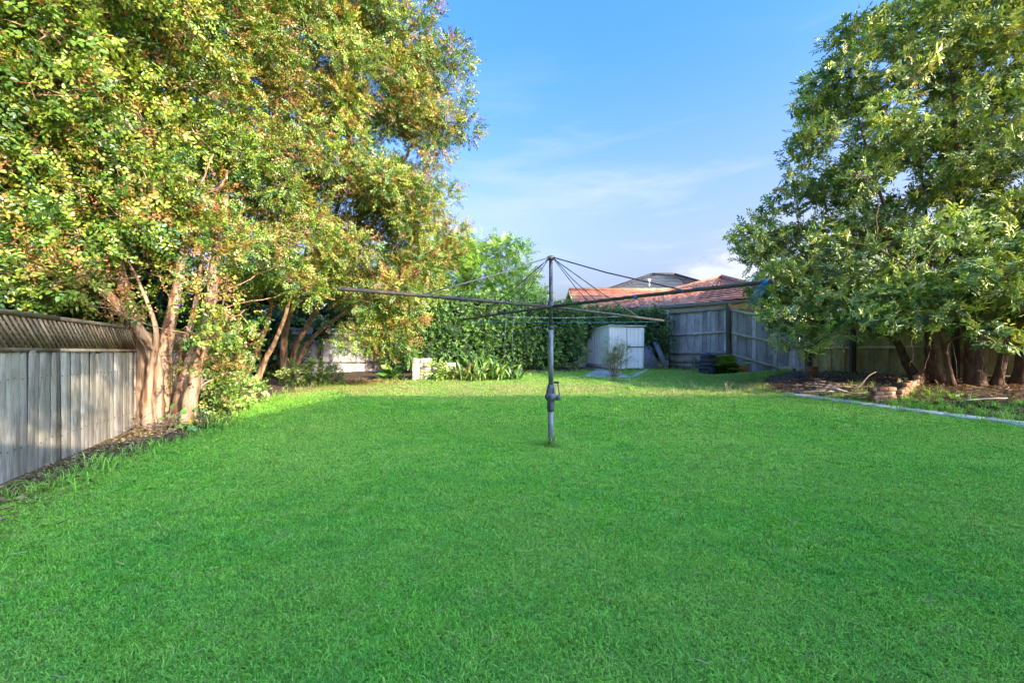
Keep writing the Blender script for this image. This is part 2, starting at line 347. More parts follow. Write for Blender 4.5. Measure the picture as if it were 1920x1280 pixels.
# ------------------------------------------------------------------ ground
LAWN = np.array([(-3.2, -3), (-3.2, 1.2), (-3.85, 3.2), (-4.35, 5.2), (-4.55, 6.9), (-5.25, 9.3), (-4.75, 11.6), (-3.2, 12.3), (-1.6, 12.35), (0.1, 13.9), (1.9, 14.4), (2.6, 14.7),
                 (4.9, 15.1), (5.5, 15.3), (6.6, 14.6), (7.3, 14.2), (8.5, 12.9), (7.9, 12.2), (6.7, 11.6), (6.0, 10.2), (6.25, 9.6), (8.1, 6.35), (9.9, 3.2), (11, -3)])
def inpoly(pts, poly):
    x, y = pts[:, 0], pts[:, 1]; r = np.zeros(len(pts), bool); j = len(poly) - 1
    for i in range(len(poly)):
        xi, yi = poly[i]; xj, yj = poly[j]
        c = ((yi > y) != (yj > y)) & (x < (xj - xi) * (y - yi) / (yj - yi + 1e-12) + xi)
        r ^= c; j = i
    return r
def build_ground():
    xs = np.concatenate([[-900, -300, -100, -40, -22], np.arange(-14, 18.01, 0.25), [26, 45, 110, 300, 900]])
    ys = np.concatenate([[-600, -150, -40, -15], np.arange(-6, 20.01, 0.25), [26, 40, 90, 300, 1500]])
    X, Y = np.meshgrid(xs, ys); Z = g(X, Y)
    V = np.stack([X, Y, Z], -1).reshape(-1, 3); nx, ny = len(xs), len(ys)
    i = np.arange(ny - 1)[:, None] * nx; j = np.arange(nx - 1)[None]
    F = np.stack([i + j, i + j + 1, i + nx + j + 1, i + nx + j], -1).reshape(-1, 4)
    inside = inpoly(V[:, :2], LAWN).astype(float)
    c = np.repeat((1 - inside)[:, None], 3, 1)
    far = (np.abs(V[:, 0]) > 15) | (V[:, 1] > 18.5) | (V[:, 1] < -5); c[far] = 0
    o = put('ground', npmesh('ground', V, F, M['ground'], c, True), (0, 0, 0)); tag(o, kind='structure')
build_ground()

# ------------------------------------------------------------------ leaf scattering
def leafcard(p, d, up, l, w, fold=0.25, droop=0.15, mid=0.42):
    d = np.array(d, float); d /= np.linalg.norm(d); s = np.cross(up, d); s /= np.linalg.norm(s) + 1e-9; n = np.cross(d, s)
    p = np.array(p, float); f = fold * w
    return np.array([p, p + d * l * mid * 0.62 + s * w * 0.46 + n * f * 0.8, p + d * l * (mid + 0.32) + s * w * 0.40 + n * (f * 0.7 - droop * l * 0.5),
                     p + d * l - n * droop * l, p + d * l * (mid + 0.32) - s * w * 0.40 + n * (f * 0.7 - droop * l * 0.5), p + d * l * mid * 0.62 - s * w * 0.46 + n * f * 0.8])
LEAFQ = np.array([(0, 1, 2, 3), (0, 3, 4, 5)])
def spray_alt(n=9, L=0.26, ll=0.06, ww=0.036, ang=60):
    T = []
    for i in range(n):
        x = L * (i + 0.6) / n; sgn = 1 if i % 2 else -1; a = math.radians(ang * rng.uniform(0.6, 1.2)) * sgn if i < n - 1 else 0
        d = (math.cos(a), math.sin(a), rng.uniform(-0.35, 0.35)); up = np.array([rng.uniform(-.5, .5), rng.uniform(-.5, .5), 1.0])
        l = ll * rng.uniform(0.75, 1.2)
        T.append(leafcard((x, sgn * 0.004, rng.uniform(-.012, .012)), d, up, l, ww * l / ll, 0.2, rng.uniform(-0.05, 0.3)))
    return np.concatenate(T)
def spray_whorl(n=9, ll=0.17, ww=0.05):
    T = []
    for i in range(n):
        a = i * 2.4 + rng.uniform(-.3, .3); el = rng.uniform(0.15, 0.9) * (1 if i > 2 else 1.3)
        d = np.array([math.sin(el) * 0.9, math.cos(a) * math.cos(el * 0.5), math.sin(a) * math.cos(el * 0.5)])
        l = ll * rng.uniform(0.7, 1.2)
        T.append(leafcard((0.05 * i / n, 0, 0), d, (1, 0.05, 0.02), l, ww * l / ll, 0.25, rng.uniform(0.15, 0.45), 0.45))
    return np.concatenate(T)
def spray_fine(n=18, L=0.34, ll=0.07, ww=0.028):
    T = []
    for i in range(n):
        x = L * (i // 2 + 0.6) / (n / 2); sgn = 1 if i % 2 else -1; a = math.radians(rng.uniform(45, 75)) * sgn
        T.append(leafcard((x, 0, -0.3 * x * x), (math.cos(a), math.sin(a), rng.uniform(-.3, .2)), (rng.uniform(-.3, .3), rng.uniform(-.3, .3), 1), ll * rng.uniform(.7, 1.2), ww, 0.1, 0.2))
    return np.concatenate(T)
def spray_seed(n=16, L=0.18):
    T = []
    for i in range(n):
        x = L * rng.uniform(0, 1); r = 0.05 * (1 - 0.6 * x / L)
        d = rng.standard_normal(3); d[0] += 0.6
        T.append(leafcard((x, rng.uniform(-r, r), rng.uniform(-r, r)), d, rng.standard_normal(3), 0.026, 0.013, 0.1, 0))
    return np.concatenate(T)
def norm(v): return v / (np.linalg.norm(v, axis=-1, keepdims=True) + 1e-9)
def frames(d, up):
    d = norm(d); s = norm(np.cross(up, d)); n = np.cross(d, s)
    return np.stack([d, s, n], -1)                      # columns: local x, y, z
def scatter(name, mat, parent, tpls, pos, d, up, scl, col, leafvar=0.25):
    """many leaf sprays joined into one mesh; every leaf is its own folded blade"""
    R = frames(d, up); tid = rng.integers(0, len(tpls), len(pos)); Vs, Fs, Cs, off = [], [], [], 0
    for t, T in enumerate(tpls):
        k = np.where(tid == t)[0]
        if not len(k): continue
        v = pos[k][:, None] + scl[k][:, None, None] * np.einsum('nij,mj->nmi', R[k], T)
        nl = len(T) // 6
        base = (np.arange(len(k) * nl) * 6)[:, None, None] + LEAFQ[None]
        lv = 1 + leafvar * rng.standard_normal((len(k), nl, 1, 1)); hv = 1 + 0.35 * leafvar * rng.standard_normal((len(k), nl, 1, 3))
        c = np.broadcast_to(np.clip(col[k][:, None, None] * np.clip(lv, 0.35, 1.8) * hv, 0.003, 0.95), (len(k), nl, 6, 3))
        Vs.append(v.reshape(-1, 3)); Fs.append(base.reshape(-1, 4) + off); Cs.append(c.reshape(-1, 3)); off += v.shape[0] * v.shape[1]
    org = np.array(WL[parent.name]) if parent is not None else np.zeros(3)
    o = put(name, npmesh(name, np.concatenate(Vs) - org, np.concatenate(Fs), mat, np.concatenate(Cs)), org, parent)
    o['kind'] = 'stuff'; return o
def instancer(o, tufts):
    ng = bpy.data.node_groups.new(o.name, 'GeometryNodeTree'); ng.interface.new_socket('Geometry', in_out='INPUT', socket_type='NodeSocketGeometry'); ng.interface.new_socket('Geometry', in_out='OUTPUT', socket_type='NodeSocketGeometry')
    gi, go = ng.nodes.new('NodeGroupInput'), ng.nodes.new('NodeGroupOutput'); io = ng.nodes.new('GeometryNodeInstanceOnPoints'); jg = ng.nodes.new('GeometryNodeJoinGeometry')
    for t in reversed(tufts):
        oi = ng.nodes.new('GeometryNodeObjectInfo'); oi.inputs['Object'].default_value = t; oi.inputs['As Instance'].default_value = True; ng.links.new(oi.outputs['Geometry'], jg.inputs[0])
    io.inputs['Pick Instance'].default_value = True
    def na(nm, ty):
        x = ng.nodes.new('GeometryNodeInputNamedAttribute'); x.data_type = ty; x.inputs['Name'].default_value = nm; return x.outputs['Attribute']
    ng.links.new(gi.outputs[0], io.inputs['Points']); ng.links.new(jg.outputs[0], io.inputs['Instance']); ng.links.new(na('idx', 'INT'), io.inputs['Instance Index'])
    ng.links.new(na('rot', 'FLOAT_VECTOR'), io.inputs['Rotation']); ng.links.new(na('scl', 'FLOAT'), io.inputs['Scale']); ng.links.new(io.outputs[0], go.inputs[0])
    md = o.modifiers.new('scatter', 'NODES'); md.node_group = ng
def pointcloud(name, V, rot, scl, idx, tint=None):
    me = bpy.data.meshes.new(name); me.vertices.add(len(V)); me.vertices.foreach_set('co', np.asarray(V, np.float32).ravel())
    a = me.attributes.new('rot', 'FLOAT_VECTOR', 'POINT'); a.data.foreach_set('vector', np.asarray(rot, np.float32).ravel())
    a = me.attributes.new('scl', 'FLOAT', 'POINT'); a.data.foreach_set('value', np.asarray(scl, np.float32))
    a = me.attributes.new('idx', 'INT', 'POINT'); a.data.foreach_set('value', np.asarray(idx, np.int32))
    if tint is not None:
        a = me.attributes.new('tint', 'FLOAT_COLOR', 'POINT'); a.data.foreach_set('color', np.column_stack([tint, np.ones(len(tint))]).astype(np.float32).ravel())
    return me
SPRAYS = {}
def spray_objs(tpls, mat):
    key = (id(tpls), mat.name)
    if key not in SPRAYS:
        out = []
        for T in tpls:
            nl = len(T) // 6; c = np.repeat(np.clip(1 + .20 * rng.standard_normal((nl, 1)), .5, 1.6) * (1 + .06 * rng.standard_normal((nl, 3))), 6, 0)
            out.append(bpy.data.objects.new('leaf_spray', npmesh('leaf_spray', T, ((np.arange(nl) * 6)[:, None, None] + LEAFQ[None]).reshape(-1, 4), mat, c)))
        SPRAYS[key] = (out, tpls)
    return SPRAYS[key][0]
def scatter_i(name, mat, parent, tpls, pos, d, up, scl, col):
    """the same leaf sprays as instances, for crowns too large to mesh leaf by leaf"""
    m = frames(d, up)
    ry = -np.arcsin(np.clip(m[:, 2, 0], -1, 1)); rx = np.arctan2(m[:, 2, 1], m[:, 2, 2]); rz = np.arctan2(m[:, 1, 0], m[:, 0, 0])
    org = np.array(WL[parent.name]); ob = spray_objs(tpls, mat)
    o = put(name, pointcloud(name, pos - org, np.column_stack([rx, ry, rz]), scl, rng.integers(0, len(ob), len(pos)), np.clip(col, .003, .9)), org, parent)
    instancer(o, ob); o['kind'] = 'stuff'; return o
def pick(cols, w, n):
    cols = np.array(cols, float); return cols[rng.choice(len(cols), n, p=np.array(w) / np.sum(w))]
def inball(n, shell=0.45):
    v = norm(rng.standard_normal((n, 3))); return v * (shell + (1 - shell) * rng.random((n, 1)) ** 0.6)

# ------------------------------------------------------------------ trees
def tree(name, label, base, stems, clumps, tpls, leafmat, bark, per_m2, colfun, droop=0.0, seed=None, limb_r=0.03, flat=0.8, twig=6, extra=(), sprscale=1.0):
    """stems: list of (points, r0, r1); clumps (n,4)"""
    root = empty(name, base, label, 'tree')
    nodes, nr = [], []
    for pts, r0, r1 in stems:
        ln = smoothline(pts, 6); t = np.linspace(0, 1, len(ln)); r = r1 * .6 + (r0 - r1 * .6) * (1 - t) ** 1.35
        r[:2] *= (1.35, 1.12)
        ln = ln + rng.standard_normal(ln.shape) * 0.07 * r[:, None] * np.array([1, 1, 0.2]); r = r * (1.0 if r0 in (.14, .13, .15, .11) else .85)
        MB().tube(ln, r, 12, True, 0.07).obj('trunk', bark, root, smooth=True)
        nodes.append(ln[3:]); nr.append(r[3:])
    nodes = np.concatenate(nodes); nr = np.concatenate(nr)
    mb = MB()
    for c in clumps:
        p, R = c[:3], c[3]
        dd = np.linalg.norm(nodes - p, axis=1) + 2.0 * np.clip(nodes[:, 2] - p[2] + 0.35, 0, None)
        k = int(np.argmin(dd)); a = nodes[k]; l = np.linalg.norm(p - a)
        midp = (a + p) / 2 + np.array([rng.normal() * .06, rng.normal() * .06, 0.05]) * l
        ln = smoothline([a, midp, p], 4); ln[1:-1] += rng.standard_normal((len(ln) - 2, 3)) * 0.02 * l
        r0 = min(limb_r * (0.5 + 0.35 * l), nr[k] * 0.75)
        mb.tube(ln, np.linspace(r0, 0.008, len(ln)), 5, False)
        nodes = np.concatenate([nodes, ln[2:-1]]); nr = np.concatenate([nr, np.linspace(r0, 0.008, len(ln))[2:-1]])
        for q in range(twig):
            e = p + inball(1)[0] * R * 0.9 * np.array([1, 1, flat]); m2 = (p + e) / 2 + rng.standard_normal(3) * 0.05
            mb.tube(np.array([p, m2, e]), [0.009, 0.006, 0.003], 3, False)
    for ln, r0, r1 in extra:
        ln = smoothline(ln, 5); mb.tube(ln + rng.standard_normal(ln.shape) * 0.008, np.linspace(r0, r1, len(ln)), 6)
    if mb.n:
        b = mb.obj('branches', bark, root, smooth=True)
    pos, dr, cc, sc = [], [], [], []
    cen = clumps[:, :3].mean(0)
    for c in clumps:
        n = max(8, int(per_m2 * 4 * c[3] ** 2)); o = inball(n) * np.array([1, 1, flat])
        pos.append(c[:3] + o * c[3]); d = norm(o) + 0.55 * rng.standard_normal((n, 3)); d[:, 2] -= droop
        dr.append(d); cc.append(colfun(c, o, n)); sc.append(rng.uniform(0.75, 1.2, n) * sprscale)
    pos, dr, cc, sc = map(np.concatenate, (pos, dr, cc, sc))
    up = np.array([0.12, -0.25, 0.6]) + 0.75 * rng.standard_normal(pos.shape)
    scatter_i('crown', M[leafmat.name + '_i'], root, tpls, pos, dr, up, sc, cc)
    if seed:
        tps, frac, scol = seed; ps, ds = [], []
        for c in clumps:
            if rng.random() < frac(c):
                n = rng.integers(10, 26); o = inball(n, 0.8); o[:, 2] = np.abs(o[:, 2]) * 0.9 - 0.1
                ps.append(c[:3] + o * c[3] * np.array([1.05, 1.05, flat * 1.1])); d = norm(o); d[:, 2] += 0.4; ds.append(d)
        ps, ds = np.concatenate(ps), np.concatenate(ds)
        scatter_i('seed_heads', M[leafmat.name + '_i'], root, tps, ps, ds, rng.standard_normal(ps.shape), rng.uniform(0.8, 1.7, len(ps)), pick(scol, np.ones(len(scol)), len(ps)))
    return root

def interp(y, ys, xs): return float(np.interp(y, ys, xs))
# --- crepe myrtles on the left
RY = [-260, -120, 0, 45, 80, 100, 120, 190, 235, 280, 320, 350, 400, 440, 500, 560, 600, 660]
RX = [700, 760, 770, 785, 745, 850, 862, 830, 872, 815, 765, 828, 815, 822, 835, 800, 765, 735]
def left_clumps():
    A, B, C = [], [], []
    step = 62
    for layer in range(3):
        for py in np.arange(-190, 660, step):
            for px in np.arange(-260, 900, step):
                x, y = px + rng.uniform(-.5, .5) * step, py + rng.uniform(-.5, .5) * step
                D = np.interp(x, [-400, 0, 250, 450, 650, 850], [4.3, 5.3, 6.1, 8.0, 9.9, 10.9])
                if y < 200 and x < 500: D -= 0.5 * (200 - y) / 400
                D += (layer - 0.6) * 0.95 + rng.uniform(-.35, .35)
                r = rng.uniform(0.40, 0.62) * (0.75 if layer == 0 else 1.0)
                rp = r * FPX / D
                if x + rp * 0.55 > interp(y, RY, RX): continue
                low = np.interp(x, [-420, 0, 110, 160, 230, 330, 420, 470, 520, 600, 700, 800], [545, 540, 540, 505, 430, 470, 545, 560, 575, 600, 625, 560])
                if layer >= 1 and x < 450: low = min(low, 545) + (20 if x < 130 else 40)
                if y + rp * 0.6 > low: continue
                # windows that leave limbs in view
                if layer < 2 and 175 < x < 430 and 440 < y < 640: continue
                if layer == 0 and (300 < x < 400 and 290 < y < 350): continue
                if layer == 0 and rng.random() < 0.18: continue
                q = P(x, y, D)
                if q[2] < 0.4: continue
                c = [*q, r]
                if x < 420: A.append(c)
                elif x < 610: B.append(c)
                else: C.append(c)
    for x, y, D, r in [(850, 100, 10.4, .42), (868, 118, 10.6, .28), (800, 130, 10.2, .5), (770, 60, 10, .45), (790, 20, 10, .42), (878, 240, 10.6, .32), (840, 235, 10.4, .42), (800, 255, 10.3, .5), (820, 290, 10.3, .35), (860, 175, 10.8, .3),
                       (840, 362, 10.5, .3), (800, 345, 10.3, .36), (800, 400, 10.3, .5), (835, 480, 11, .45), (850, 440, 11, .4), (800, 540, 10.5, .45), (765, 590, 10.2, .42), (745, 640, 10.2, .36), (700, 630, 10, .45), (660, 640, 9.8, .4), (735, 615, 10.0, .42), (720, 665, 10.3, .22), (765, 655, 10.3, .2)]:
        C.append([*P(x, y, D), r])
    for x, y, D, r in [(390, 560, 6.0, .3), (405, 625, 6.4, .3), (355, 620, 5.9, .18), (335, 690, 5.9, .14), (440, 640, 6.8, .32), (420, 700, 6.8, .22), (60, 545, 4.6, .25), (110, 520, 4.7, .3), (30, 500, 4.4, .35),
                       (240, 600, 5.6, .14), (200, 560, 6.0, .2), (450, 590, 7.2, .3), (390, 490, 6.1, .34), (300, 520, 6.9, .3)]:
        A.append([*P(x, y, D), r])
    for x, y, D, r in [(130, 525, 4.6, .24), (40, 470, 4.5, .3), (150, 440, 4.8, .3), (90, 545, 4.7, .16)]:
        A.append([*P(x, y, D), r])
    return np.array(A), np.array(B), np.array(C)
CA, CB, CC = left_clumps()
GREENS = [(0.34, 0.44, 0.055), (0.23, 0.35, 0.045), (0.14, 0.25, 0.035), (0.06, 0.14, 0.022), (0.38, 0.39, 0.055), (0.38, 0.26, 0.05), (0.34, 0.16, 0.045)]
def myrtle_cols(warm):
    def f(c, o, n):
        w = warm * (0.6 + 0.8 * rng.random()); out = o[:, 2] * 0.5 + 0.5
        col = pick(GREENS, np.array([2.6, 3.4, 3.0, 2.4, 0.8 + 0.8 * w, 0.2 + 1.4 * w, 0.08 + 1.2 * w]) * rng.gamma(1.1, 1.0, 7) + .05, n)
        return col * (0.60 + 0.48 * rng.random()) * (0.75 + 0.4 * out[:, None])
    return f
T_ALT = [spray_alt(10, 0.25, 0.054, 0.034) for _ in range(8)] + [spray_alt(7, 0.2, 0.06, 0.04) for _ in range(3)]
T_FINE = [spray_alt(12, 0.24, 0.044, 0.028) for _ in range(9)]
T_SEED = [spray_seed() for _ in range(5)]
SEEDC = [(0.36, 0.17, 0.06), (0.42, 0.22, 0.07), (0.28, 0.11, 0.045), (0.44, 0.28, 0.09)]
bA = P(300, 803, 6.62); bA[2] = g(bA[0], bA[1]) - 0.05
def st(*pp): return [P(*p) for p in pp]
stemsA = [
    (st((275, 815, 6.5), (272, 720, 6.5), (262, 640, 6.5), (235, 560, 6.45), (218, 480, 6.4), (205, 380, 6.3), (190, 240, 6.1), (160, 60, 5.9), (140, -120, 5.7)), .14, .03),
    (st((295, 818, 6.45), (292, 730, 6.4), (285, 660, 6.35), (240, 590, 6.2), (180, 530, 6.0), (120, 470, 5.7), (60, 430, 5.4), (0, 395, 5.1)), .12, .03),
    (st((305, 812, 6.7), (305, 720, 6.75), (312, 640, 6.8), (330, 550, 6.85), (350, 430, 7.1), (352, 300, 7.6), (340, 150, 7.9), (350, -80, 8.0)), .13, .03),
    (st((335, 800, 6.7), (352, 720, 6.75), (378, 640, 6.85), (395, 560, 6.95), (408, 460, 7.3), (430, 330, 8.0), (450, 180, 8.5), (470, -40, 8.6)), .15, .03),
    (st((318, 806, 6.9), (325, 720, 7.0), (345, 650, 7.2), (365, 580, 7.4), (380, 480, 7.6), (400, 380, 7.8)), .11, .03),
    (st((258, 808, 6.8), (250, 720, 6.9), (240, 650, 7.0), (225, 590, 7.1), (235, 500, 7.1), (260, 380, 7.1)), .10, .03),
    (st((280, 812, 6.3), (275, 760, 6.3), (283, 690, 6.3), (292, 620, 6.3), (265, 540, 6.25), (235, 480, 6.2)), .09, .025),
    (st((352, 790, 6.5), (362, 730, 6.5), (372, 680, 6.5), (390, 620, 6.55), (398, 560, 6.6)), .11, .05),
]
extraA = [(st((285, 335, 6.2), (240, 255, 6.0), (175, 175, 5.7), (120, 100, 5.4), (60, 30, 5.2), (30, -30, 5.0)), .055, .03),
          (st((240, 255, 6.0), (130, 170, 5.6), (60, 110, 5.3), (0, 75, 5.0)), .035, .015),
          (st((262, 330, 6.3), (225, 260, 6.1), (200, 215, 5.9)), .05, .03), (st((180, 530, 6.0), (178, 480, 6.0), (175, 440, 5.9)), .045, .03),
          (st((180, 520, 6.0), (225, 523, 5.9), (262, 520, 5.9)), .016, .012), (st((372, 355, 5.7), (402, 290, 5.6)), .012, .009),
          (st((395, 360, 6.9), (415, 350, 6.8), (425, 320, 6.8)), .03, .02)]
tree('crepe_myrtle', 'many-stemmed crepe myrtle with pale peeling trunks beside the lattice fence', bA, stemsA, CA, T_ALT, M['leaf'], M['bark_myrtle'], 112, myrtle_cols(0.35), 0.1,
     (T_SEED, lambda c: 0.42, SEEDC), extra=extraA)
bB = P(480, 712, 11.2); bB[2] = g(bB[0], bB[1]) - .05
stemsB = [(st((462, 712, 11), (470, 690, 11), (488, 640, 10.7), (505, 590, 10.3), (515, 480, 9.8), (500, 300, 9.3), (520, 60, 8.8)), .10, .03),
          (st((482, 714, 10.6), (500, 670, 10.5), (518, 635, 10.3), (545, 560, 10), (580, 430, 9.6), (560, 240, 9.3), (600, 20, 9)), .10, .03),
          (st((455, 716, 10.4), (450, 660, 10.3), (445, 600, 10.1), (440, 480, 9.5), (430, 300, 8.9), (450, 60, 8.5)), .11, .03),
          (st((430, 760, 8.2), (424, 735, 8.2), (417, 715, 8.2)), .06, .07)]
tree('crepe_myrtle', 'crepe myrtle with leaning bare stems further along the fence behind the nearest tree', bB, stemsB, CB, T_FINE, M['leaf'], M['bark_myrtle'], 200, myrtle_cols(0.75), 0.1,
     (T_SEED, lambda c: 0.65, SEEDC))
bC = P(540, 708, 12.6); bC[2] = g(bC[0], bC[1]) - .05
stemsC = [(st((532, 708, 12.6), (532, 650, 12.5), (545, 580, 12.2), (600, 470, 11.6), (650, 330, 11), (660, 150, 10.6), (680, -60, 10.2)), .11, .03),
          (st((542, 709, 12.4), (560, 640, 12.2), (620, 540, 11.6), (700, 420, 11), (760, 300, 10.6), (800, 200, 10.5), (830, 130, 10.5)), .10, .025),
          (st((548, 708, 12.3), (580, 640, 12), (640, 590, 11.4), (720, 540, 10.9), (790, 500, 10.8)), .08, .025)]
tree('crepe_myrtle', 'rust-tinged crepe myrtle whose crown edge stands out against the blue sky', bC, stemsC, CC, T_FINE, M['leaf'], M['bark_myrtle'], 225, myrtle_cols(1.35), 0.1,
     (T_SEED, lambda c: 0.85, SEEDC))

# --- broad evergreen on the right
LY = [-300, -100, 5, 30, 70, 130, 190, 250, 300, 350, 385, 410, 440, 480, 520, 560, 600, 640]
LX = [1850, 1790, 1720, 1640, 1555, 1545, 1498, 1490, 1482, 1475, 1440, 1395, 1378, 1395, 1410, 1420, 1440, 1475]
def right_clumps():
    out = []; step = 72
    for layer in range(3):
        for py in np.arange(-200, 660, step):
            for px in np.arange(1360, 2360, step):
                x, y = px + rng.uniform(-.5, .5) * step, py + rng.uniform(-.5, .5) * step
                D = np.interp(x, [1380, 1500, 1700, 1900, 2400], [11.0, 10.2, 9.0, 8.4, 8.0]) + np.interp(y, [-200, 300, 620], [0.8, 0.5, -0.3])
                D += (layer - 0.5) * 1.2 + rng.uniform(-.5, .5); r = rng.uniform(0.45, 0.72) * (0.8 if layer == 0 else 1)
                rp = r * FPX / D
                if x - rp * 0.6 < interp(y, LY, LX): continue
                low = np.interp(x, [1380, 1450, 1500, 1560, 1640, 1700, 1800, 1860, 1950, 2500], [545, 625, 660, 625, 605, 610, 600, 610, 630, 640])
                if layer == 2: low -= 45
                if y + rp * 0.62 > low: continue
                if layer == 0 and rng.random() < 0.42: continue
                out.append([*P(x, y, D), r])
    for x, y, D, r in [(1600, 60, 10.3, .45), (1575, 75, 10.3, .35), (1570, 140, 10.4, .42), (1530, 160, 10.5, .38), (1515, 200, 10.5, .35), (1510, 245, 10.5, .32), (1500, 310, 10.6, .35), (1490, 350, 10.6, .3), (1420, 425, 11, .35), (1395, 440, 11, .25),
                       (1440, 400, 11, .3), (1430, 480, 10.8, .4), (1420, 545, 10.6, .3), (1450, 590, 10, .32), (1490, 640, 9.8, .34), (1520, 665, 9.8, .2), (1560, 625, 9.3, .32), (1650, 612, 8.2, .28), (1625, 590, 8.4, .34), (1740, 600, 8.2, .3), (1800, 590, 8.0, .3), (1850, 625, 7.6, .28), (1900, 640, 7.6, .25), (1690, 20, 10.4, .45), (1650, 40, 10.4, .4)]:
        out.append([*P(x, y, D), r])
    for px in np.arange(1650, 2300, 55):
        for py, D in ((575, 9.6), (600, 10.4), (545, 10.6), (560, 8.6)):
            x, y = px + rng.uniform(-20, 20), py + rng.uniform(-12, 12)
            if x < 1540 and y > 585: continue
            out.append([*P(x, y, D + rng.uniform(-.3, .3)), rng.uniform(.36, .5)])
    for x, y, D, r in [(1480, 545, 9.9, .42), (1520, 560, 9.7, .42), (1560, 575, 9.4, .42), (1600, 570, 9.2, .42), (1640, 575, 9.0, .4), (1450, 560, 10.2, .36), (1590, 540, 9.8, .5), (1530, 525, 10.2, .5), (1475, 510, 10.5, .45), (1640, 540, 9.6, .5)]:
        out.append([*P(x, y, D), r])
    return np.array(out)
CR = right_clumps()
RGREENS = [(0.19, 0.29, 0.06), (0.33, 0.42, 0.085), (0.47, 0.52, 0.12), (0.55, 0.56, 0.17), (0.10, 0.18, 0.05), (0.44, 0.30, 0.11)]
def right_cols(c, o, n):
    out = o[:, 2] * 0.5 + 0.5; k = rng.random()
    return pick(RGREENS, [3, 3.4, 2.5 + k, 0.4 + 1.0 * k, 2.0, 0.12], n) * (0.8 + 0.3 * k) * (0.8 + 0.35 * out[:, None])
T_WH = [spray_whorl(10, 0.105, 0.036) for _ in range(7)] + [spray_alt(12, 0.26, 0.085, 0.031, 55) for _ in range(7)] + [spray_whorl(7, 0.14, 0.04) for _ in range(2)]
bR = P(1830, 722, 9.6)
bR[2] = g(bR[0], bR[1]) - .05
stemsR = [(st((1828, 730, 9.5), (1826, 690, 9.5), (1822, 640, 9.5), (1815, 560, 9.5), (1800, 400, 9.6), (1790, 200, 9.7), (1770, 20, 9.9)), .26, .05),
          (st((1770, 722, 9.7), (1752, 680, 9.7), (1735, 610, 9.7), (1690, 480, 9.9), (1640, 330, 10.2), (1590, 150, 10.4)), .11, .03),
          (st((1720, 716, 10.3), (1700, 680, 10.3), (1670, 620, 10.2), (1600, 520, 10.3), (1500, 440, 10.8)), .13, .03),
          (st((1748, 718, 10.1), (1740, 660, 10.1), (1745, 600, 10.1), (1740, 440, 10.1), (1720, 250, 10.2)), .12, .03),
          (st((1868, 724, 9.3), (1885, 660, 9.1), (1905, 590, 8.9), (1950, 420, 8.6), (2050, 200, 8.4)), .12, .03),
          (st((1785, 722, 9.3), (1772, 660, 9.2), (1760, 610, 9.1), (1720, 520, 9.0), (1640, 460, 9.0)), .07, .03),
          (st((1910, 722, 9.6), (1925, 640, 9.4), (1990, 480, 9.0), (2200, 300, 8.6)), .14, .03)]
vines = [(st((1838, 640, 9.1), (1842, 680, 9.0), (1836, 715, 9.0)), .008, .006), (st((1760, 610, 9.0), (1788, 650, 8.9), (1795, 715, 8.9)), .007, .006), (st((1700, 615, 9.1), (1712, 660, 9.0), (1704, 690, 9.0)), .008, .006),
         (st((1730, 700, 9.0), (1745, 650, 9.0), (1733, 610, 9.0)), .008, .006), (st((1885, 640, 8.6), (1878, 690, 8.6), (1884, 730, 8.6)), .008, .006)]
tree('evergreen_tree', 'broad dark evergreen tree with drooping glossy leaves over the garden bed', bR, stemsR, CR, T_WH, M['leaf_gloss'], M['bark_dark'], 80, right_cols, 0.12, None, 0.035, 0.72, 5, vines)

# --- unseen tree added beside the viewer, leaves placed to dapple the left fence
CE = []
while len(CE) < 54:
    t = rng.uniform(3.8, 5.8); fy = rng.uniform(3.2, 6.5); zz = rng.uniform(.6, 1.7)
    if fy > 5.1 and zz < 1.0: continue
    q = np.array([-4.43 - .45 * (fy - 3.69), fy, zz]) - np.array(SDIR) / SDIR.y * t
    if q[2] > 1.6 + .9 * max(q[1], 0) and q[1] < 2.4: CE.append([*q, rng.uniform(.09, .16)])
tree('added_dapple_tree', 'unseen tree added beside the viewer to dapple the lattice fence', (-.6, -1.4, -.05),
     [([(-.6, -1.4, -.05), (-.55, -1.3, 1.2), (-.3, -.9, 2.2), (.1, -.3, 3.0), (.6, .4, 3.6)], .07, .02), ([(-.55, -1.3, 1.2), (-.9, -.8, 2.1), (-.9, .0, 2.8), (-.6, .9, 3.4)], .05, .02)],
     np.array(CE), T_ALT, M['leaf'], M['bark_myrtle'], 240, myrtle_cols(0.2), 0.1)
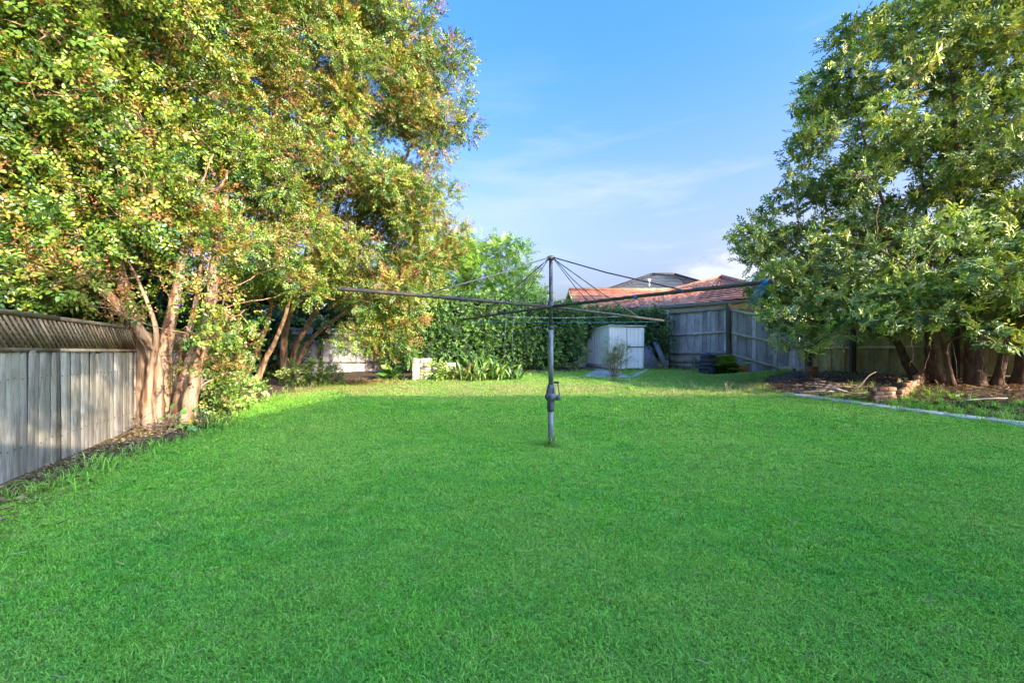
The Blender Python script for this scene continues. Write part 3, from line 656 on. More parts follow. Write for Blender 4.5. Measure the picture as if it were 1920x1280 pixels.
# --- pale feathery tree beyond the back fence
CD = []
for x, y, r in [(945, 462, .6), (925, 475, .5), (975, 470, .5), (905, 500, .8), (950, 505, .7), (985, 515, .7), (1000, 545, .55), (940, 540, .9), (890, 545, 1.0), (970, 555, .8), (860, 470, 1.1), (850, 520, 1.2), (880, 480, .7), (820, 470, 1.2), (800, 540, 1.4), (1005, 560, .5), (915, 570, 1.0), (840, 570, 1.2), (965, 450, .35), (930, 452, .35), (780, 500, 1.2), (895, 455, .4)]:
    CD.append([*P(x, y, 22 + rng.uniform(-1, 1)), r * .8])
def d_cols(c, o, n): return pick([(0.27, 0.46, 0.05), (0.36, 0.54, 0.06), (0.20, 0.36, 0.05), (0.42, 0.52, 0.09)], [3, 3, 2, 1], n)
bD = P(930, 640, 22.0); bD[2] = 0.55
tree('feathery_tree', 'bright green feathery tree rising above the hedge behind the back fence', bD,
     [(st((900, 670, 22), (905, 600, 22), (925, 540, 22), (935, 500, 22), (940, 455, 22)), .22, .04), (st((905, 600, 22), (880, 540, 21.8), (850, 490, 21.8)), .14, .04), (st((918, 560, 22), (970, 530, 22), (995, 520, 22)), .10, .03)],
     np.array(CD), [spray_fine() for _ in range(6)], M['leaf'], M['bark_grey'], 70, d_cols, 0.1, None, 0.05, 0.6, 5, sprscale=1.7)

# ------------------------------------------------------------------ hedges and shrubs
T_H = [spray_alt(7, 0.15, 0.06, 0.045, 70) for _ in range(8)]
def hedge(name, label, cat, blobs, n_per, cols, w, core=0.62, leaf='hedge_leaf', scl=1.0, tp=None):
    blobs = np.array(blobs, float); b0 = blobs[:, :3].mean(0); b0[2] = g(b0[0], b0[1])
    root = empty(name, b0, label, cat)
    mb = MB()
    for x, y, z, rx, ry, rz in blobs:
        u = np.linspace(0, math.pi, 7); a = np.arange(9) / 9 * 2 * math.pi
        v = np.stack([np.sin(u)[:, None] * np.cos(a), np.sin(u)[:, None] * np.sin(a), np.broadcast_to(np.cos(u)[:, None], (7, 9))], -1)
        v = v * np.array([rx, ry, rz]) * core * (1 + 0.12 * rng.standard_normal((7, 9, 1))) + np.array([x, y, z])
        i = np.arange(6)[:, None] * 9; j = np.arange(9)[None]; k = (j + 1) % 9
        mb.add(v.reshape(-1, 3), np.stack([i + j, i + 9 + j, i + 9 + k, i + k], -1).reshape(-1, 4))
    if core > 0.05: mb.obj('stems', M['core'], root)
    pos, d, cc = [], [], []
    for x, y, z, rx, ry, rz in blobs:
        n = int(n_per * (rx * ry + rx * rz + ry * rz)); o = inball(n, 0.72)
        p = o * np.array([rx, ry, rz]) * (1 + 0.12 * rng.standard_normal((n, 1))) + np.array([x, y, z])
        ok = p[:, 2] > g(p[:, 0], p[:, 1]) + 0.02; p, o = p[ok], o[ok]; n = len(p)
        pos.append(p); d.append(norm(o) + 0.6 * rng.standard_normal((n, 3)) + np.array([0, 0, -0.15]))
        cc.append(pick(cols, w, n) * (0.75 + 0.4 * rng.random()))
    pos, d, cc = map(np.concatenate, (pos, d, cc))
    up = np.array([0.2, -0.5, 0.6]) + 0.6 * rng.standard_normal(pos.shape)
    scatter_i('foliage', M[leaf + '_i'], root, tp or T_H, pos, d, up, rng.uniform(.75, 1.25, len(pos)) * scl, cc)
    return root
BL, BR = np.array([-8.7, 13.6]), np.array([6.1, 17.65])
BD = (BR - BL) / np.linalg.norm(BR - BL); BN = np.array([BD[1], -BD[0]])       # towards the yard
hb = []
for t in np.arange(5.0, 14.6, 0.42):
    for z, off, rr in [(0.75, .85, .6), (1.45, .8, .62), (2.1, .75, .6), (2.45, .65, .5)]:
        p = BL + BD * (t + rng.uniform(-.15, .15)) + BN * (off + rng.uniform(-.12, .12)); gz = float(g(*p))
        top = np.interp(t, [5, 6.5, 8.5, 10.5, 12, 13.5, 14.6], [2.5, 2.65, 2.6, 2.3, 2.2, 2.1, 2.0]) / 2.75
        if t > 10.9 and z < 2.0: continue
        if t > 10.9: p = p - BN * .45
        hb.append([p[0], p[1], gz + z * top, rr * rng.uniform(.65, 1.2), rr * rng.uniform(.65, 1.0), rr * rng.uniform(.65, 1.1)])
HG = [(0.06, 0.14, 0.03), (0.10, 0.22, 0.04), (0.17, 0.32, 0.055), (0.25, 0.40, 0.07), (0.035, 0.085, 0.02)]
hedge('hedge', 'tall dense dark green creeper hedge covering the back fence left of the shed', 'hedge', hb, 430, HG, [3, 4, 3, 1, 2.5], scl=.72)
hb = []
for x, y, D, r in [(1232, 600, 16.6, .5), (1228, 630, 16.4, .5), (1232, 655, 16.2, .45), (1245, 640, 16.3, .38), (1215, 600, 16.9, .5)]:
    p = P(x, y, D); hb.append([p[0], p[1], p[2], r, r * .8, r])
hedge('shrub', 'dark leafy bush squeezed between the shed and the grey paling fence', 'shrub', hb, 430, HG, [4, 3, 1, 0.3, 3], scl=.72)
hb = []
for x, y, D, r in [(470, 560, 14.5, .9), (560, 600, 14.7, .7), (640, 590, 15, .9), (700, 600, 15.2, .9), (760, 600, 15.2, .9), (420, 600, 13.5, 1.0), (380, 590, 12.6, .9), (520, 540, 15, 1.2), (620, 530, 15.5, 1.2), (720, 540, 15.6, 1.2)]:
    p = P(x, y, D); hb.append([p[0], p[1], p[2], r, r, r])
for x, y, D, r in [(410, 660, 12.2, .6), (450, 640, 12.6, .6), (500, 650, 13.0, .55), (540, 665, 13.2, .45), (440, 690, 12.3, .4), (490, 690, 12.9, .4), (400, 620, 12.4, .6), (520, 610, 13.4, .5), (600, 625, 13.6, .4)]:
    p = P(x, y, D); hb.append([p[0], p[1], p[2], r, r, r])
hedge('shrub', 'dark bushes crowding over the back fence behind the crepe myrtles', 'shrub', hb, 90, HG, [3, 4, 2, 1, 3], scl=1.5)
hb = []
for x, y, D, r in [(-60, 520, 7.0, .7), (40, 525, 7.4, .7), (130, 525, 7.8, .7), (210, 530, 8.4, .7), (60, 470, 8.5, .8), (150, 450, 9, .9), (-150, 470, 7, .9), (20, 565, 7.6, .5), (120, 570, 8, .5), (200, 590, 8.6, .5), (260, 570, 9, .6), (330, 600, 10.2, .6), (300, 520, 10, .9), (20, 400, 9, 1.0), (-120, 380, 8, 1.0)]:
    p = P(x, y, D); hb.append([p[0], p[1], p[2], r, r, r])
hedge('shrub', 'dark neighbouring bushes showing through and above the lattice fence', 'shrub', hb, 110, HG, [3, 4, 2, 0.5, 3], scl=1.3)

# low bushes along the left border
for label, pts in [('low leafy bush in the border at the foot of the leaning stems', [(405, 745, 7.6, .22), (440, 735, 7.9, .25), (470, 735, 8.6, .22), (420, 760, 7.3, .16)]),
                   ('small pale green bush in the border before the far sunlit fence', [(590, 700, 11.5, .3), (555, 702, 11.3, .28), (620, 705, 11.6, .25)]),
                   ('leafy suckers sprouting against the paling fence right of the nearest trunks', [(400, 700, 7.2, .25), (425, 672, 7.8, .3), (395, 655, 7.4, .25)]),
                   ('green creeper tumbling over the stones right of the low pier', [(818, 694, 12.25, .22), (835, 700, 12.3, .18)])]:
    hb = []
    for x, y, D, r in pts:
        p = P(x, y, D); hb.append([p[0], p[1], p[2], r * 1.2, r, r])
    hedge('low_shrub', label, 'shrub', hb, 330, [(0.36, 0.44, 0.09), (0.22, 0.33, 0.06), (0.12, 0.22, 0.04), (0.45, 0.42, 0.14)], [2, 3, 2, 1], core=0)

# ------------------------------------------------------------------ fences
def unit_paling(name, mat, k):
    r = np.random.default_rng(k)
    v = []
    for z in (0, 0.35, 0.7, 1.0):
        dx = r.normal() * 0.02; dy = r.normal() * 0.08
        t = 0 if z < 1 else r.normal() * 0.008
        v += [(-.5 + dx, -.5 + dy, z + t), (.5 + dx, -.5 + dy, z - t), (.5 + dx, .5 + dy, z - t), (-.5 + dx, .5 + dy, z + t)]
    q = [(0, 3, 2, 1), (12, 13, 14, 15)]
    for i in range(3):
        b = i * 4
        for j in range(4): q.append((b + j, b + (j + 1) % 4, b + 4 + (j + 1) % 4, b + 4 + j))
    return npmesh(name, v, np.array(q), mat)
PAL = {k: [unit_paling('paling', M[k], i) for i in range(4)] for k in ('wood_left', 'wood_grey', 'wood_moss', 'wood_lattice', 'wood_post', 'plinth')}
def palings(root, A, B, off, w, mat, topf, botf, lap=0.012, step=None, gap=0.0, thick=0.016, name='paling'):
    A, B = np.array(A, float), np.array(B, float); d = B - A; l = np.linalg.norm(d); d /= l; nrm = np.array([d[1], -d[0]])
    n = int(l / (step or w)); ang = math.atan2(d[1], d[0])
    for i in range(n):
        t = (i + 0.5) * l / n; p = A + d * t + nrm * (off + (lap if i % 2 else -lap) + rng.normal() * 0.002)
        b = botf(t / l, p) + rng.normal() * 0.006; h = topf(t / l, p) - b + rng.normal() * 0.012
        put(name, PAL[mat][rng.integers(4)], (p[0], p[1], b), root, (rng.normal() * .004, rng.normal() * .006, ang), (l / n * (1 - gap) * ((.76 if i % 2 else 1.34) if lap > .007 else 1.0) + (0.0 if lap > .007 else -0.006), thick, h))
def post(root, p, z0, z1, w, mat, name='post', rot=0.0):
    put(name, PAL[mat][rng.integers(4)], (p[0], p[1], z0), root, (rng.normal() * .006, rng.normal() * .006, rot), (w, w, z1 - z0))

LFA = lambda y: np.array([-4.43 - 0.45 * (y - 3.69), y])
# left fence with lattice
r = empty('paling_fence', (*LFA(4.5), 0), 'weathered brown paling fence topped with diagonal lattice along the left side', 'fence')
ld = norm(LFA(5) - LFA(4)); lang = math.atan2(ld[1], ld[0]); ln_ = np.array([ld[1], -ld[0]])
yA, yB = 1.6, 13.6
palings(r, LFA(yA), LFA(yB), 0, 0.098, 'wood_left', lambda t, p: 1.2, lambda t, p: float(g(*p)) - 0.03, 0.004, thick=0.018)
for k, y in enumerate(np.arange(2.25, 13.4, 2.22)):
    p = LFA(y); post(r, p - ln_ * 0.07, float(g(*p)) - .1, 1.575, 0.085, 'wood_post', rot=lang)
    post(r, p + ln_ * 0.022, float(g(*p)) - .02, 1.20, 0.035, 'wood_post', 'batten', lang)
nail = MB().lathe([(0, .0), (.007, .0), (.007, .004), (0, .005)], (0, 0, 0), 6).mesh('nail', M['rust_steel'])
for y in np.arange(3.3, 6.9, .0895):
    for z_ in (.95, .32):
        p = LFA(y + rng.normal() * .006) + ln_ * 0.0155
        put('nail', nail, (p[0], p[1], z_ + rng.normal() * .008), r, (math.pi / 2, 0, lang))
mt = PAL['wood_lattice']
for zz, hh in ((1.555, .04), (1.222, .035)):
    for a, b in ((yA, 4.5), (4.5, 7.3), (7.3, 10.4), (10.4, yB)):
        MB().bar([*LFA(a), zz], [*LFA(b), zz], 0.05, hh).obj('lattice_rail', M['wood_lattice'], r)
hL = 0.30; sw = 0.032
for y in np.arange(2.6, 8.6, 0.078):
    p = LFA(y); 
    for s_ in (1, -1):
        a = np.array([*(p - ln_ * 0.008 * s_ - ld * s_ * hL / 2), 1.235]); b = np.array([*(p - ln_ * 0.008 * s_ + ld * s_ * hL / 2), 1.235 + hL])
        MB().bar(a, b, 0.009, sw, up=(0, 0, 1)).obj('lattice_slat', M['wood_lattice'], r, org=a)
# back fence
r = empty('paling_fence', (*((BL + BR) / 2), float(g(*((BL + BR) / 2)))), 'low pale paling fence at the back left, sunlit under the trees', 'fence')
palings(r, BL, BL + BD * 8.0, 0, 0.14, 'wood_grey', lambda t, p: 2.0, lambda t, p: float(g(*p)) + 0.02, 0.012, thick=0.018)
for t in np.arange(0.3, 8.1, 2.15):
    p = BL + BD * t + BN * 0.06; post(r, p, float(g(*p)) - .1, 2.05, 0.075, 'wood_post')
for zz in (0.88, 1.8):
    MB().bar([*(BL + BN * .05), zz], [*(BL + BD * 8.0 + BN * .05), zz], .04, .07).obj('rail', M['wood_grey'], r)
BM = BL + BD * 12.6
r = empty('paling_fence', (*BR, float(g(*BR))), 'short grey paling fence behind the shed and dark bush', 'fence')
palings(r, BL + BD * 8.0, BR, 0, 0.15, 'wood_grey', lambda t, p: 2.35, lambda t, p: float(g(*p)) + 0.02, 0.012, thick=0.018)
MB().bar([*(BM + BN * .05), 2.28], [*(BR + BN * .05), 2.28], .04, .07).obj('rail', M['wood_grey'], r)

# right boundary fence: straight section, sagging section, shaded section
F0, F1, F2 = P(1249, 660, 17.0)[:2], P(1365, 660, 15.0)[:2], P(1512, 660, 13.2)[:2]
F3 = F2 + (F2 - F1) / np.linalg.norm(F2 - F1) * 6.5
def zpx(y, D): return CAMH - (y - HOR) / FPX * D
def fence_rails(root, A, B, DA, DB, rows, mat, off=0.05, th=0.045, hh=0.075):
    d = norm(np.array(B) - np.array(A)); nrm = np.array([d[1], -d[0]])
    for ya, yb in rows:
        a = np.array([*(A + nrm * off), zpx(ya, DA)]); b = np.array([*(B + nrm * off), zpx(yb, DB)])
        MB().bar(a, b, th, hh).obj('rail', M[mat], root)
def lerp(a, b): return lambda t, p: a * (1 - t) + b * t
r = empty('paling_fence', (*F0, float(g(*F0))), 'grey paling fence panel on concrete plinths, right of the shed up to the corner post', 'fence')
palings(r, F0, F1, 0, 0.15, 'wood_grey', lerp(zpx(586, 17), zpx(577, 15)), lerp(zpx(674, 17), zpx(674, 15)), 0.014, thick=0.018)
fence_rails(r, F0, F1, 17, 15, [(588, 578), (629, 622), (663, 661)], 'wood_grey')
post(r, F0 + np.array([-.03, -.09]), float(g(*F0)) - .1, zpx(582, 17), 0.11, 'wood_grey'); post(r, F1 + np.array([-.02, -.09]), float(g(*F1)) - .1, zpx(570, 15), 0.12, 'wood_post')
MB().bar([*F0, zpx(585, 17) + .03], [*F1, zpx(576, 15) + .03], .09, .03).obj('capping', M['wood_grey'], r)
fd = norm(F1 - F0); fn = np.array([fd[1], -fd[0]])
for k in range(2):
    a, b = F0 + (F1 - F0) * (k * 0.5 + .02), F0 + (F1 - F0) * (k * .5 + .48)
    for m in range(2):
        z = 0.60 + .17 * m
        MB().bar([*(a + fn * .02), z + .08], [*(b + fn * .02), z + .08], .07, .165).obj('plinth_board', M['plinth'], r)
post(r, F0 + (F1 - F0) * .5 + fn * .05, .4, 1.0, .1, 'plinth', 'plinth_post')

r = empty('paling_fence', (*F1, float(g(*F1))), 'grey paling fence panel with sagging sloped rails, between corner post and dark post', 'fence')
palings(r, F1, F2, 0, 0.15, 'wood_grey', lerp(zpx(577, 15), zpx(604, 13.2)), lambda t, p: float(g(*p)) + .01, 0.014, thick=0.018)
fence_rails(r, F1, F2, 15, 13.2, [(580, 608), (622, 655), (662, 704)], 'wood_pale')
post(r, F2 + np.array([-.02, -.09]), float(g(*F2)) - .1, zpx(612, 13.2), 0.12, 'wood_post')
r = empty('paling_fence', (*F2, float(g(*F2))), 'mossy brown paling fence in the shade behind the evergreen tree', 'fence')
palings(r, F2, F3, 0, 0.16, 'wood_moss', lambda t, p: 2.15, lambda t, p: float(g(*p)) + .01, 0.014, thick=0.018)
d3 = norm(F3 - F2); n3 = np.array([d3[1], -d3[0]])
for z in (1.33, 0.62, 2.05):
    MB().bar([*(F2 + n3 * .05), z], [*(F3 + n3 * .05), z], .045, .075).obj('rail', M['wood_moss'], r)
for t in (1.15, 3.2, 5.3):
    p = F2 + d3 * t + n3 * .09; post(r, p, float(g(*p)) - .1, 2.12, .11, 'wood_post')

# ------------------------------------------------------------------ rotary clothes line
HP = np.array([0.5, 5.49]); hz = float(g(*HP))
r = empty('rotary_clothesline', (*HP, hz), 'grey steel rotary clothes line with four long arms standing in the lawn', 'clothes line')
c3 = lambda z: (HP[0], HP[1], z)
MB().lathe([(0.0, hz - .05), (.036, hz - .05), (.036, .47), (0, .47)], c3(0), 16).obj('lower_pole', M['galv'], r, smooth=False)
MB().lathe([(.0, .76), (.033, .76), (.033, 1.52), (0, 1.52)], c3(0), 16).obj('middle_pole', M['galv'], r)
MB().lathe([(.0, 1.5), (.024, 1.5), (.024, 2.41), (0, 2.41)], c3(0), 14).obj('upper_pole', M['galv_dark'], r)
MB().lathe([(.033, 1.49), (.038, 1.49), (.038, 1.525), (.030, 1.54), (.024, 1.54)], c3(0), 16).obj('collar', M['galv_dark'], r)
gh = MB().lathe([(.036, .44), (.046, .44), (.048, .50), (.047, .57), (.058, .585), (.075, .61), (.078, .64), (.066, .66), (.055, .70), (.047, .755), (.043, .785), (.034, .785)], c3(0), 18)
gh.lathe([(0, -.03), (.03, -.03), (.034, 0), (.03, .03), (0, .03)], (0, 0, 0), 12)
v = gh.v[-1]; gh.v[-1] = np.stack([v[:, 2] + HP[0] + .09, v[:, 0] + HP[1] - .02, v[:, 1] + .615], -1)
gho = gh.obj('gear_housing', M['cast'], r, smooth=True)
for a, b in (((-.06, -.05, .7), (-.03, -.06, .74)), ((-.02, -.05, .49), (.0, -.055, .53)), ((.02, -.052, .66), (.03, -.05, .74))):
    MB().tube([np.array([HP[0], HP[1], 0]) + a, np.array([HP[0], HP[1], 0]) + b], .009, 6).obj('bolt', M['galv_dark'], gho)
MB().tube([c3(.615) + np.array([.07, 0, 0]), c3(.615) + np.array([.10, -.02, .0]), c3(.66) + np.array([.108, -.02, 0]), c3(.81) + np.array([.085, -.02, 0])], .008, 7).obj('crank', M['cast'], r, smooth=True)
MB().tube([c3(.812) + np.array([.035, -.02, 0]), c3(.812) + np.array([.09, -.02, 0]), c3(.806) + np.array([.10, -.02, 0])], [.013, .015, .012], 8).obj('crank_handle', M['bin'], r, smooth=True)
hub = MB().lathe([(.024, 1.74), (.045, 1.745), (.047, 1.80), (.032, 1.84), (.024, 1.85)], c3(0), 14).obj('arm_hub', M['galv_dark'], r)
MB().lathe([(.024, 2.38), (.04, 2.385), (.052, 2.41), (.05, 2.425), (.02, 2.44), (0, 2.44)], c3(0), 14).obj('pole_cap', M['galv_dark'], r)
hc = np.array(c3(1.783)); top = np.array(c3(2.41))
tips = {'nr': P(1449, 527, 3.42), 'nl': P(634, 541, 3.70), 'fl': P(864, 600, 7.5), 'fr': P(1244, 601, 7.38)}
stays = {'nr': (.70, .29), 'nl': (.69, .28), 'fl': (.74, .36), 'fr': (.72, .34)}
for k, tp in tips.items():
    u = norm((tp - hc)[None])[0]; ar = np.array([hc + u * .03, hc + (tp - hc) * .5 + [0, 0, .004], tp])
    ao = MB().tube(ar, .0185, 10).obj('arm', M['rust_steel'], r, smooth=True)
    MB().tube([tp - u * .02, tp + u * .004], .0205, 10).obj('end_cap', M['galv_dark'], ao)
    for i, f in enumerate(stays[k]):
        e = hc + (tp - hc) * f; hd = norm(np.array([u[0], u[1], 0])[None])[0]
        MB().tube([top + hd * .045, (top + e) / 2 + [0, 0, -.004], e + [0, 0, .015]], .0075 if i == 0 else .0055, 6).obj('stay', M['galv_dark'], r)
        MB().lathe([(.019, -.012), (.026, -.01), (.026, .01), (.019, .012)], e, 10).obj('stay_clip', M['galv_dark'], ao)
def cord(a, b, sag, rad, mat, nm='line'):
    t = np.linspace(0, 1, 9)[:, None]; pts = a * (1 - t) + b * t; pts[:, 2] -= sag * 4 * (t * (1 - t))[:, 0]
    MB().tube(pts, rad, 5).obj(nm, M[mat], r)
cord(tips['fl'] + [0.03, 0, -.02], tips['fr'] + [-.03, 0, -.02], .015, .0026, 'teal_cord')
cord(hc + (tips['fl'] - hc) * .6, hc + (tips['fr'] - hc) * .6, .03, .0028, 'pale_cord')
for x, y0, y1, D, m in ((964, 590, 700, 6.6, 'pale_cord'), (950, 592, 690, 6.7, 'pale_cord')):
    MB().tube([P(x, y0 - 8, D), P(x - 4, (y0 + y1) / 2, D), P(x + 1, y1, D)], .0022, 4).obj('loose_line', M[m], r)
nrt, nrd = tips['nr'], norm((tips['nr'] - hc)[None])[0]
for q in range(5):
    e = nrt - nrd * .05 + np.array([-.04 - .02 * q, .01 * q, -.12 - .022 * q])
    MB().tube([nrt - nrd * .05 + [0, 0, .02], nrt - nrd * (.05 + .01 * q) + [-.012 * q, 0, -.06], e], .0035, 4).obj('twine', M['blue_cord'], r)
MB().lathe([(.020, -.02), (.026, -.015), (.026, .015), (.020, .02)], nrt - nrd * .05, 10).obj('twine_knot', M['blue_cord'], r)
ew = hc + (tips['nr'] - hc) * .50
MB().tube(smoothline([ew, ew + [-.08, .0, -.12], ew + [-.11, 0, -.3]], 5), .0025, 4).obj('loose_line', M['galv_dark'], r)
MB().tube(smoothline([ew, ew + [.06, 0, -.10], ew + [.16, 0, -.28]], 5), .0025, 4).obj('loose_line', M['galv_dark'], r)
MB().tube([ew - [.01, 0, .022], ew + [.01, 0, .022]], .022, 8).obj('twine_knot', M['blue_cord'], r)

# ------------------------------------------------------------------ garden shed
SF = np.array([3.42, 15.0]); sa = np.array([.955, .296]); sb = np.array([-.296, .955]); SW, SDp = 1.40, 1.72
s0 = float(g(4.0, 15.4)) + .045; zF, zB = zpx(611, 15), zpx(621.5, 16.7)
r = empty('garden_shed', (*SF, s0), 'small white sheet-metal garden shed against the hedge', 'shed')
def s3(u, v, z): return np.array([*(SF + sa * u + sb * v), z])
def ribbed(name, mat, A, B, zA, zB, z0, pitch, depth, root, out, flat=0.6):
    """a ribbed steel sheet between two plan points with sloping top"""
    A, B = np.array(A), np.array(B); l = np.linalg.norm(B - A); n = max(1, round(l / pitch)); V = []
    for i in range(n):
        for f, o in ((0, 0), (flat, 0), (flat + .1, depth), (.9, depth)):
            t = (i + f) / n; p = A + (B - A) * t + np.array(out) * o; zz = zA * (1 - t) + zB * t
            V += [(p[0], p[1], z0), (p[0], p[1], zz)]
    V += [(B[0], B[1], z0), (B[0], B[1], zB)]
    m = len(V) // 2; q = [(2 * i, 2 * i + 2, 2 * i + 3, 2 * i + 1) for i in range(m - 1)]
    return MB().add(V, q).obj(name, M[mat], root)
# side wall in separate ribbed sheets
for k in range(3):
    v0, v1 = k / 3, (k + 1) / 3
    ribbed('wall_sheet', 'shed', s3(0, SDp * v1, 0)[:2], s3(0, SDp * v0, 0)[:2], zF + (zB - zF) * v1, zF + (zB - zF) * v0, s0 + .16, .19, .022, r, -sa)
MB().bar(s3(-.01, .02, s0 + .08), s3(-.01, SDp, s0 + .08), .03, .165).obj('base_rail', M['concrete'], r)
ribbed('wall_sheet', 'shed', s3(SW, 0, 0)[:2], s3(SW, SDp, 0)[:2], zF, zB, s0, .19, .02, r, sa)
ribbed('wall_sheet', 'shed', s3(SW, SDp, 0)[:2], s3(0, SDp, 0)[:2], zB, zB, s0, .19, .02, r, sb)
fr = MB()
fo = ribbed('front_sheet', 'shed', s3(.03, 0, 0)[:2], s3(.70, 0, 0)[:2], zF - .02, zF - .02, s0, .11, .006, r, -sb, .85)
do = ribbed('door', 'shed', s3(.715, -.012, 0)[:2], s3(SW - .03, -.012, 0)[:2], zF - .035, zF - .035, s0 + .02, .17, .006, r, -sb, .85)
for u in (0.0, SW - .03):
    MB().bar(s3(u + .015, 0, s0), s3(u + .015, 0, zF - .01), .04, .04, (1, 0, 0)).obj('corner_trim', M['shed_trim'], r)
MB().bar(s3(.72, -.03, s0 + .78), s3(SW - .03, -.03, s0 + .78), .02, .03).obj('latch_bar', M['galv_dark'], do)
MB().bar(s3(.75, -.05, s0 + .74), s3(.75, -.05, s0 + .82), .035, .05, (1, 0, 0)).obj('padlock', M['bin'], do)
ro = MB(); ro.add([s3(-.06, -.07, zF + .03), s3(SW + .05, -.07, zF + .03), s3(SW + .05, SDp + .05, zB + .025), s3(-.06, SDp + .05, zB + .025),
                   s3(-.06, -.07, zF), s3(SW + .05, -.07, zF), s3(SW + .05, SDp + .05, zB), s3(-.06, SDp + .05, zB)], [(0, 1, 2, 3), (7, 6, 5, 4), (0, 4, 5, 1), (1, 5, 6, 2), (2, 6, 7, 3), (3, 7, 4, 0)])
ro.obj('roof', M['shed_trim'], r)
# leaning corrugated sheets beside the shed
for k, (lab, ua, ub, v0, v1, ht) in enumerate([('grey corrugated roofing sheet leaning between shed and fence', 1.50, 2.10, .0, .55, .82), ('narrow pale corrugated sheet propped on edge against the fence post', 2.02, 2.22, -.35, .35, .98)]):
    V = []; n = 21
    for i in range(n):
        t = i / (n - 1); u = ua + (ub - ua) * t; w = .025 * math.cos(i * math.pi / 1.0 if False else i * math.pi)
        V += [s3(u, v0 + w, s0 - .03 + .01), s3(u + .02, v1 + w, s0 + ht)]
    o = MB().add(V, [(2 * i, 2 * i + 2, 2 * i + 3, 2 * i + 1) for i in range(n - 1)]).obj('corrugated_sheet', M['galv'])
    so = o.modifiers.new('thickness', 'SOLIDIFY'); so.thickness = .006
    tag(o, lab, 'sheet')

# shed slab
SL = [P(1092, 712, 13.1)[:2], P(1185, 722, 12.6)[:2], s3(SW + .15, -.1, 0)[:2], s3(SW + .15, SDp, 0)[:2], s3(-.15, SDp, 0)[:2], s3(-.35, .2, 0)[:2]]
V = [(p[0], p[1], float(g(*p)) + .035) for p in SL]; V[2] = (*V[2][:2], s0 - .01); V[3] = (*V[3][:2], s0 - .01); V[4] = (*V[4][:2], s0 - .01); V[5] = (*V[5][:2], s0 - .015)
me = bpy.data.meshes.new('concrete_slab'); me.from_pydata([Vector(v) for v in V] + [Vector((v[0], v[1], v[2] - .25)) for v in V], [], [tuple(range(6))] + [(i, i + 6, (i + 1) % 6 + 6, (i + 1) % 6) for i in range(6)]); me.materials.append(M['concrete'])
tag(put('path', me, (0, 0, 0)), kind='structure')

# ------------------------------------------------------------------ things along the right fence
p = P(1328, 705, 14.1); z = float(g(p[0], p[1]))
r = empty('compost_bin', (p[0], p[1], z), 'black plastic compost bin with ridged sides before the grey fence', 'compost bin')
prof = [(.31, 0), (.315, .06)]
for i in range(4): prof += [(.30 - .02 * i, .07 + .125 * i), (.295 - .02 * i, .16 + .125 * i), (.31 - .02 * i, .17 + .125 * i), (.31 - .02 * i, .185 + .125 * i)]
MB().lathe([(q[0], q[1] + z) for q in prof] + [(.22, z + .60)], (p[0], p[1], 0), 10).obj('body', M['bin'], r)
MB().lathe([(.25, z + .59), (.255, z + .62), (.20, z + .66), (.06, z + .675), (.05, z + .70), (0, z + .70)], (p[0], p[1], 0), 10).obj('lid', M['bin'], r)
MB().box((p[0] - .12, p[1] - .325, z + .03), (p[0] + .12, p[1] - .29, z + .2)).obj('hatch', M['bin'], r)
p = P(1394, 708, 13.5); z = float(g(p[0], p[1]))
r = empty('terracotta_pipe', (p[0], p[1], z), 'short ribbed terracotta pot standing on the grass beside the fern', 'pot')
a = np.arange(40) / 40 * 2 * math.pi; rr = .145 + .012 * np.sign(np.sin(a * 10))
V = np.concatenate([np.stack([rr * np.cos(a) + p[0], rr * np.sin(a) + p[1], np.full(40, zz)], -1) for zz in (z - .02, z + .30)] + [np.stack([.12 * np.cos(a) + p[0], .12 * np.sin(a) + p[1], np.full(40, zz)], -1) for zz in (z + .30, z + .02)])
j = np.arange(40); k = (j + 1) % 40
MB().add(V, np.concatenate([np.stack([b * 40 + j, b * 40 + k, b * 40 + 40 + k, b * 40 + 40 + j], -1) for b in range(3)])).obj('body', M['terracotta'], r)

